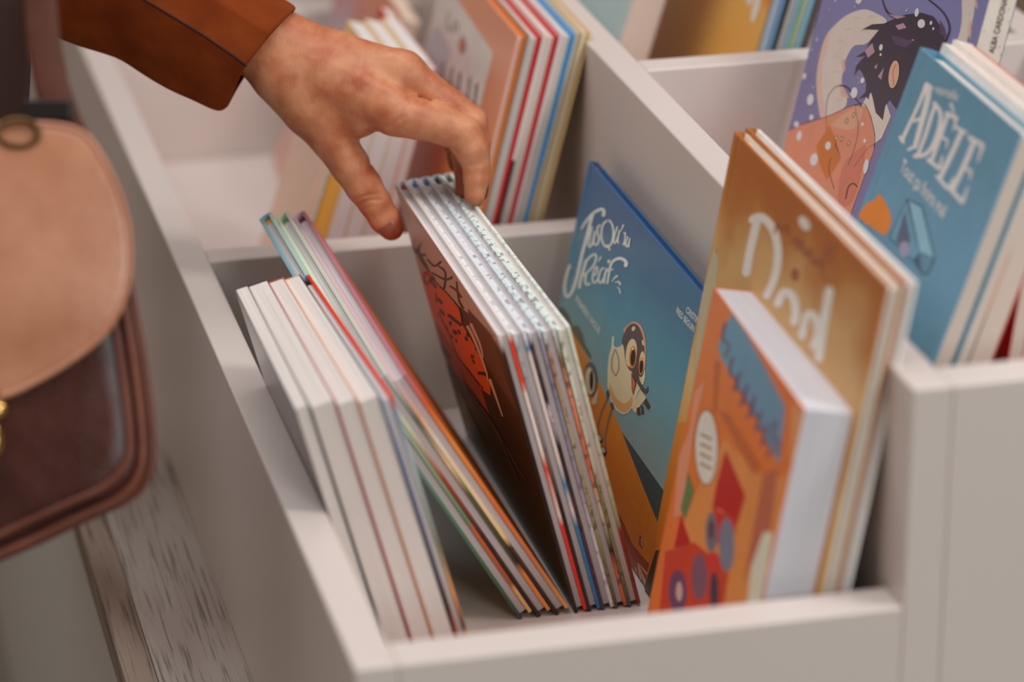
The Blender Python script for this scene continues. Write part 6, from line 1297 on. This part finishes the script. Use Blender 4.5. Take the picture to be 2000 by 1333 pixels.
# ---- coat sleeve and coat front, one garment with a turned seam
def suede():
    m, nt, b = base_mat('rust_suede')
    tc = node(nt, 'ShaderNodeTexCoord')
    n1 = node(nt, 'ShaderNodeTexNoise')
    n1.inputs['Scale'].default_value = 26
    n1.inputs['Detail'].default_value = 5
    nt.links.new(tc.outputs['Object'], n1.inputs[0])
    rp = node(nt, 'ShaderNodeValToRGB')
    rp.color_ramp.elements[0].position = 0.3
    rp.color_ramp.elements[0].color = (0.17, 0.026, 0.004, 1)
    rp.color_ramp.elements[1].position = 0.7
    rp.color_ramp.elements[1].color = (0.28, 0.055, 0.009, 1)
    nt.links.new(n1.outputs[0], rp.inputs[0])
    nt.links.new(rp.outputs[0], b.inputs['Base Color'])
    b.inputs['Roughness'].default_value = 0.9
    b.inputs['Specular IOR Level'].default_value = 0.15
    b.inputs['Sheen Weight'].default_value = 0.0
    b.inputs['Sheen Tint'].default_value = (0.8, 0.35, 0.15, 1)
    n2 = node(nt, 'ShaderNodeTexNoise')
    n2.inputs['Scale'].default_value = 900
    nt.links.new(tc.outputs['Object'], n2.inputs[0])
    add_bump(nt, b, n2.outputs[0], 0.35, 0.0006)
    return m


SUEDE = suede()


def section(top, ridge, bot, back, n=12):
    """closed sleeve section through four spots with soft corners"""
    near = ((top[0] + ridge[0]) / 2, (top[1] + ridge[1]) / 2, ridge[2] - 4)
    P4 = [Vector(hx(p + (0,))[:3]) for p in (top, near, ridge, bot, back)]
    c = sum(P4, Vector()) / 5
    out = []
    for i in range(5):
        a, b = P4[i], P4[(i + 1) % 5]
        mid = (a + b) / 2
        bul = (mid - c).normalized() * (b - a).length * (0.22, 0.0, 0.08, 0.2, 0.2)[i]
        for k in range(n):
            t = k / n
            out.append(a.lerp(b, t) + bul * 4 * t * (1 - t) * 0.5)
    return out


SEC = [  # top, seam ridge (near side), lower fold, far side
    ((574, 26, -30), (486, 134, -74), (442, 208, 29), (482, 128, 60)),
    ((586, 18, -30), (489, 138, -86), (428, 222, 24), (486, 128, 78)),
    ((557, -2, 5), (462, 118, -92), (402, 212, 20), (480, 95, 96)),
    ((500, -34, 0), (400, 76, -98), (368, 196, 18), (430, 70, 98)),
    ((430, -75, 0), (340, 40, -102), (328, 181, 20), (370, 40, 100)),
    ((360, -118, 0), (276, 2, -106), (262, 140, 22), (300, 5, 104)),
    ((270, -170, 0), (200, -46, -110), (228, 112, 26), (220, -40, 108)),
    ((160, -220, 0), (90, -90, -110), (150, 92, 34), (120, -80, 112)),
    ((40, -270, 0), (-30, -130, -110), (60, 52, 44), (0, -120, 120)),
    ((-200, -330, 0), (-240, -190, -90), (-60, 40, 64), (-200, -150, 150)),
]
bm = bmesh.new()
rings = []
mnoise.seed_set(3)
for s, q in enumerate(SEC):
    ring = []
    pts = section(*q)
    c = sum(pts, Vector()) / len(pts)
    for i, p in enumerate(pts):
        d = (p - c).normalized()
        w = mnoise.noise(Vector((s * 0.55, i * 0.10, 3.0))) * (7.0 if s > 2 else 1.5)
        ring.append(bm.verts.new((p + d * w) * U))
    rings.append(ring)
m_ = len(rings[0])
fr = []
for a, b in zip(rings[:-1], rings[1:]):
    for i in range(m_):
        fr.append(bm.faces.new((a[i], a[(i + 1) % m_], b[(i + 1) % m_], b[i])))
bmesh.ops.recalc_face_normals(bm, faces=bm.faces)
slv = from_bm('coat', bm, SUEDE, person, True)
sb = slv.modifiers.new('round', 'SUBSURF')
sb.levels = sb.render_levels = 2
so = slv.modifiers.new('cloth', 'SOLIDIFY')
so.thickness = 0.0016
so.offset = -1
# raised stitched seam along the near ridge
bm = bmesh.new()
rp_ = [Vector(hx(q[1] + (0,))[:3]) + Vector((1, 1, 4.5)) for q in SEC[1:8]]
prev = None
for i, p in enumerate(rp_):
    d = (rp_[min(i + 1, len(rp_) - 1)] - rp_[max(i - 1, 0)]).normalized()
    s1 = d.cross(Vector((0, 0, 1))).normalized()
    ring = [bm.verts.new((p + s1 * 2.2 * math.cos(a * PI / 3) + Vector((0, 0, 1)) * 1.8 * math.sin(a * PI / 3) + Vector((0, 0, 0.5))) * U) for a in range(6)]
    if prev:
        for a in range(6):
            bm.faces.new((prev[a], prev[(a + 1) % 6], ring[(a + 1) % 6], ring[a]))
    prev = ring
from_bm('seam', bm, plain((50, 16, 8), 0.8, 1.0), slv, True)

# coat front hanging at the far left, mostly outside the picture
bm = bmesh.new()
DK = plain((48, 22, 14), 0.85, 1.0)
rings = []
for s in range(9):
    y = 260 - s * 90
    ring = []
    for i in range(28):
        a = 2 * PI * i / 28
        rx = 250 + 12 * math.sin(s * 1.1)
        fold = 10 * math.sin(a * 7 + s * 0.4)
        ring.append(bm.verts.new((Vector((-960 + s * 4 + (rx + fold) * math.cos(a), y, 20 + (210 + fold) * math.sin(a)))) * U))
    rings.append(ring)
for a, b in zip(rings[:-1], rings[1:]):
    for i in range(28):
        bm.faces.new((a[i], a[(i + 1) % 28], b[(i + 1) % 28], b[i]))
bm.faces.new(rings[0])
bmesh.ops.recalc_face_normals(bm, faces=bm.faces)
cf = from_bm('coat_front', bm, DK, person, True)

# ---------------------------------------------------------------- handbag
BD = 2.36
UB = BD / 6508.5
bag = tag(empty('handbag'), 'glossy chestnut leather satchel with a rounded flap and brass clasp, hanging beside the lower bin', 'handbag')
BO = frame_at(0, 700, BD)
bag.matrix_world = Matrix.Translation(BO) @ CM.to_4x4()


def leather(c0, c1, rough, name='chestnut_leather', coat=0.3):
    m, nt, b = base_mat(name)
    tc = node(nt, 'ShaderNodeTexCoord')
    n1 = node(nt, 'ShaderNodeTexNoise')
    n1.inputs['Scale'].default_value = 14
    n1.inputs['Detail'].default_value = 5
    nt.links.new(tc.outputs['Object'], n1.inputs[0])
    rp = node(nt, 'ShaderNodeValToRGB')
    rp.color_ramp.elements[0].position = 0.35
    rp.color_ramp.elements[0].color = c0 + (1,)
    rp.color_ramp.elements[1].position = 0.68
    rp.color_ramp.elements[1].color = c1 + (1,)
    nt.links.new(n1.outputs[0], rp.inputs[0])
    nt.links.new(rp.outputs[0], b.inputs['Base Color'])
    b.inputs['Roughness'].default_value = rough
    b.inputs['Coat Weight'].default_value = coat
    b.inputs['Coat Roughness'].default_value = 0.3
    n2 = node(nt, 'ShaderNodeTexNoise')
    n2.inputs['Scale'].default_value = 420
    n2.inputs['Detail'].default_value = 2
    nt.links.new(tc.outputs['Object'], n2.inputs[0])
    n3 = node(nt, 'ShaderNodeTexNoise')
    n3.inputs['Scale'].default_value = 22
    nt.links.new(tc.outputs['Object'], n3.inputs[0])
    ad = node(nt, 'ShaderNodeMath', operation='MULTIPLY_ADD')
    nt.links.new(n3.outputs[0], ad.inputs[0])
    ad.inputs[1].default_value = 4.0
    nt.links.new(n2.outputs[0], ad.inputs[2])
    add_bump(nt, b, ad.outputs[0], 0.35, 0.0014)
    return m


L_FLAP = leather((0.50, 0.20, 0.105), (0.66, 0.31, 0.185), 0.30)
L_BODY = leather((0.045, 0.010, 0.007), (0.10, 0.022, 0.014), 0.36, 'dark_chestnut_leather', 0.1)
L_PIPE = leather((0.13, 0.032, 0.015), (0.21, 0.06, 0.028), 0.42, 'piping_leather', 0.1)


def bp(u, v, z=0.0):
    return Vector((u, 700 - v, z)) * UB


def smooth_closed(pts, n=6):
    P_ = [Vector(p) for p in pts]
    N = len(P_)
    out = []
    for i in range(N):
        a, b, c, d = P_[i - 1], P_[i], P_[(i + 1) % N], P_[(i + 2) % N]
        for k in range(n):
            t = k / n
            out.append(0.5 * ((2 * b) + (c - a) * t + (2 * a - 5 * b + 4 * c - d) * t * t + (3 * b - a - 3 * c + d) * t ** 3))
    return out


def pillow(name, outline, z0, z1, puff, mat, parent, rim=10):
    """cushioned slab: outline swept to a domed face on both sides"""
    pts = smooth_closed(outline)
    c = sum(pts, Vector((0, 0))) / len(pts)
    bm = bmesh.new()
    rings = []
    prof = [(0.0, z0), (0.55, z0), (0.90, z0), (0.985, z0 + (z1 - z0) * 0.12), (1.0, z0 + (z1 - z0) * 0.5), (0.985, z1 - (z1 - z0) * 0.12), (0.94, z1), (0.8, z1 + puff * 0.45), (0.55, z1 + puff * 0.8), (0.25, z1 + puff)]
    for s, z in prof[1:]:
        rings.append([bm.verts.new(bp(c.x + (p.x - c.x) * s, c.y + (p.y - c.y) * s, z)) for p in pts])
    n = len(pts)
    for a, b in zip(rings[:-1], rings[1:]):
        for i in range(n):
            bm.faces.new((a[i], a[(i + 1) % n], b[(i + 1) % n], b[i]))
    bm.faces.new(rings[0])
    bm.faces.new(rings[-1])
    bmesh.ops.recalc_face_normals(bm, faces=bm.faces)
    return from_bm(name, bm, mat, parent, True)


def tube(name, pts, r, mat, parent, closed=False, seg=10, flat=1.0):
    bm = bmesh.new()
    rings = []
    n = len(pts)
    for i, p in enumerate(pts):
        a = pts[i - 1] if (closed or i > 0) else p
        b = pts[(i + 1) % n] if (closed or i < n - 1) else p
        d = (b - a).normalized()
        s1 = d.cross(Vector((0, 0, 1))).normalized()
        s2 = s1.cross(d)
        rings.append([bm.verts.new(p + s1 * r * math.cos(2 * PI * k / seg) + s2 * r * flat * math.sin(2 * PI * k / seg)) for k in range(seg)])
    m = n if closed else n - 1
    for i in range(m):
        a, b = rings[i], rings[(i + 1) % n]
        for k in range(seg):
            bm.faces.new((a[k], a[(k + 1) % seg], b[(k + 1) % seg], b[k]))
    if not closed:
        bm.faces.new(rings[0][::-1])
        bm.faces.new(rings[-1])
    bmesh.ops.recalc_face_normals(bm, faces=bm.faces)
    return from_bm(name, bm, mat, parent, True)


outer = [(-560, 330), (-300, 290), (-60, 300), (120, 330), (205, 420), (236, 560), (262, 700), (280, 850), (274, 925), (235, 975), (150, 1015), (20, 1075), (-200, 1160), (-420, 1200), (-560, 1150), (-610, 900), (-600, 600)]
inner = [(p[0] + (-28 if p[0] > 0 else 20), p[1] + (20 if p[1] < 500 else (-26 if p[1] > 900 else 0))) for p in outer]
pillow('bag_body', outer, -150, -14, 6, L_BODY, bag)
oc = smooth_closed(outer)
tube('piping', [bp(p.x * 0.985, p.y, -14) for p in oc], 9 * UB, L_PIPE, bag, True)
tube('piping', [bp(p.x * 0.99 + 4, p.y + 4, -140) for p in oc], 9 * UB, L_PIPE, bag, True)
ic = smooth_closed(inner)
tube('stitched_rib', [bp(p.x, p.y, -4) for p in ic], 7 * UB, L_PIPE, bag, True)
flap = [(-560, 300), (-300, 262), (-60, 250), (90, 244), (165, 262), (205, 312), (238, 380), (256, 450), (258, 530), (240, 600), (205, 655), (150, 700), (80, 742), (0, 776), (-140, 800), (-300, 790), (-460, 720), (-560, 560), (-600, 420)]
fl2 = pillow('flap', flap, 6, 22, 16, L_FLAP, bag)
fc = smooth_closed(flap)
tube('edge_binding', [bp(p.x * 0.99, p.y, 18) for p in fc], 6 * UB, L_FLAP, fl2, True)
BRASS = plain((214, 176, 104), 0.25, 1.0, metal=1.0)
cl = bmesh.new()
for (u, v, ru, rv, z) in ((-26, 770, 30, 34, 40), (-16, 800, 38, 22, 46), (-30, 860, 42, 50, 34)):
    bmesh.ops.create_uvsphere(cl, u_segments=16, v_segments=10, radius=1.0, matrix=Matrix.Translation(bp(u, v, z)) @ Matrix.Diagonal((ru * UB, rv * UB, 16 * UB, 1)))
from_bm('clasp', cl, BRASS, bag, True)
# shoulder strap with its dark keeper
st = [bp(150, 300, -60), bp(120, 240, -50), bp(96, 170, -46), bp(80, 90, -44), bp(72, 0, -44), bp(60, -120, -40), bp(40, -300, -30)]
sp_ = [st[0].lerp(st[1], 0.0)]
for i in range(len(st) - 1):
    for k in range(1, 5):
        sp_.append(st[i].lerp(st[i + 1], k / 4))
tube('strap', sp_, 34 * UB, leather((0.085, 0.022, 0.010), (0.15, 0.042, 0.02), 0.7, 'strap_leather', 0.0), bag, False, 14, 0.22)
bm = bmesh.new()
a = bp(44, 236, -40)
c = bp(140, 196, 10)
box(bm, min(a.x, c.x), max(a.x, c.x), min(a.y, c.y), max(a.y, c.y), -40 * UB, 4 * UB, 4 * UB, 3)
from_bm('strap_keeper', bm, plain((26, 18, 16), 0.4, 1.0), bag)
ring = [Vector((math.cos(t * PI / 12) * 40 * UB, math.sin(t * PI / 12) * 26 * UB, 0)) + bp(40, 262, 30) for t in range(24)]
tube('strap_ring', ring, 6 * UB, plain((120, 92, 60), 0.3, 1.0, metal=1.0), bag, True)

# ---------------------------------------------------------------- the shop floor is the zero level
for o in list(COL.objects):
    if o.parent is None:
        o.location.z += 1.0
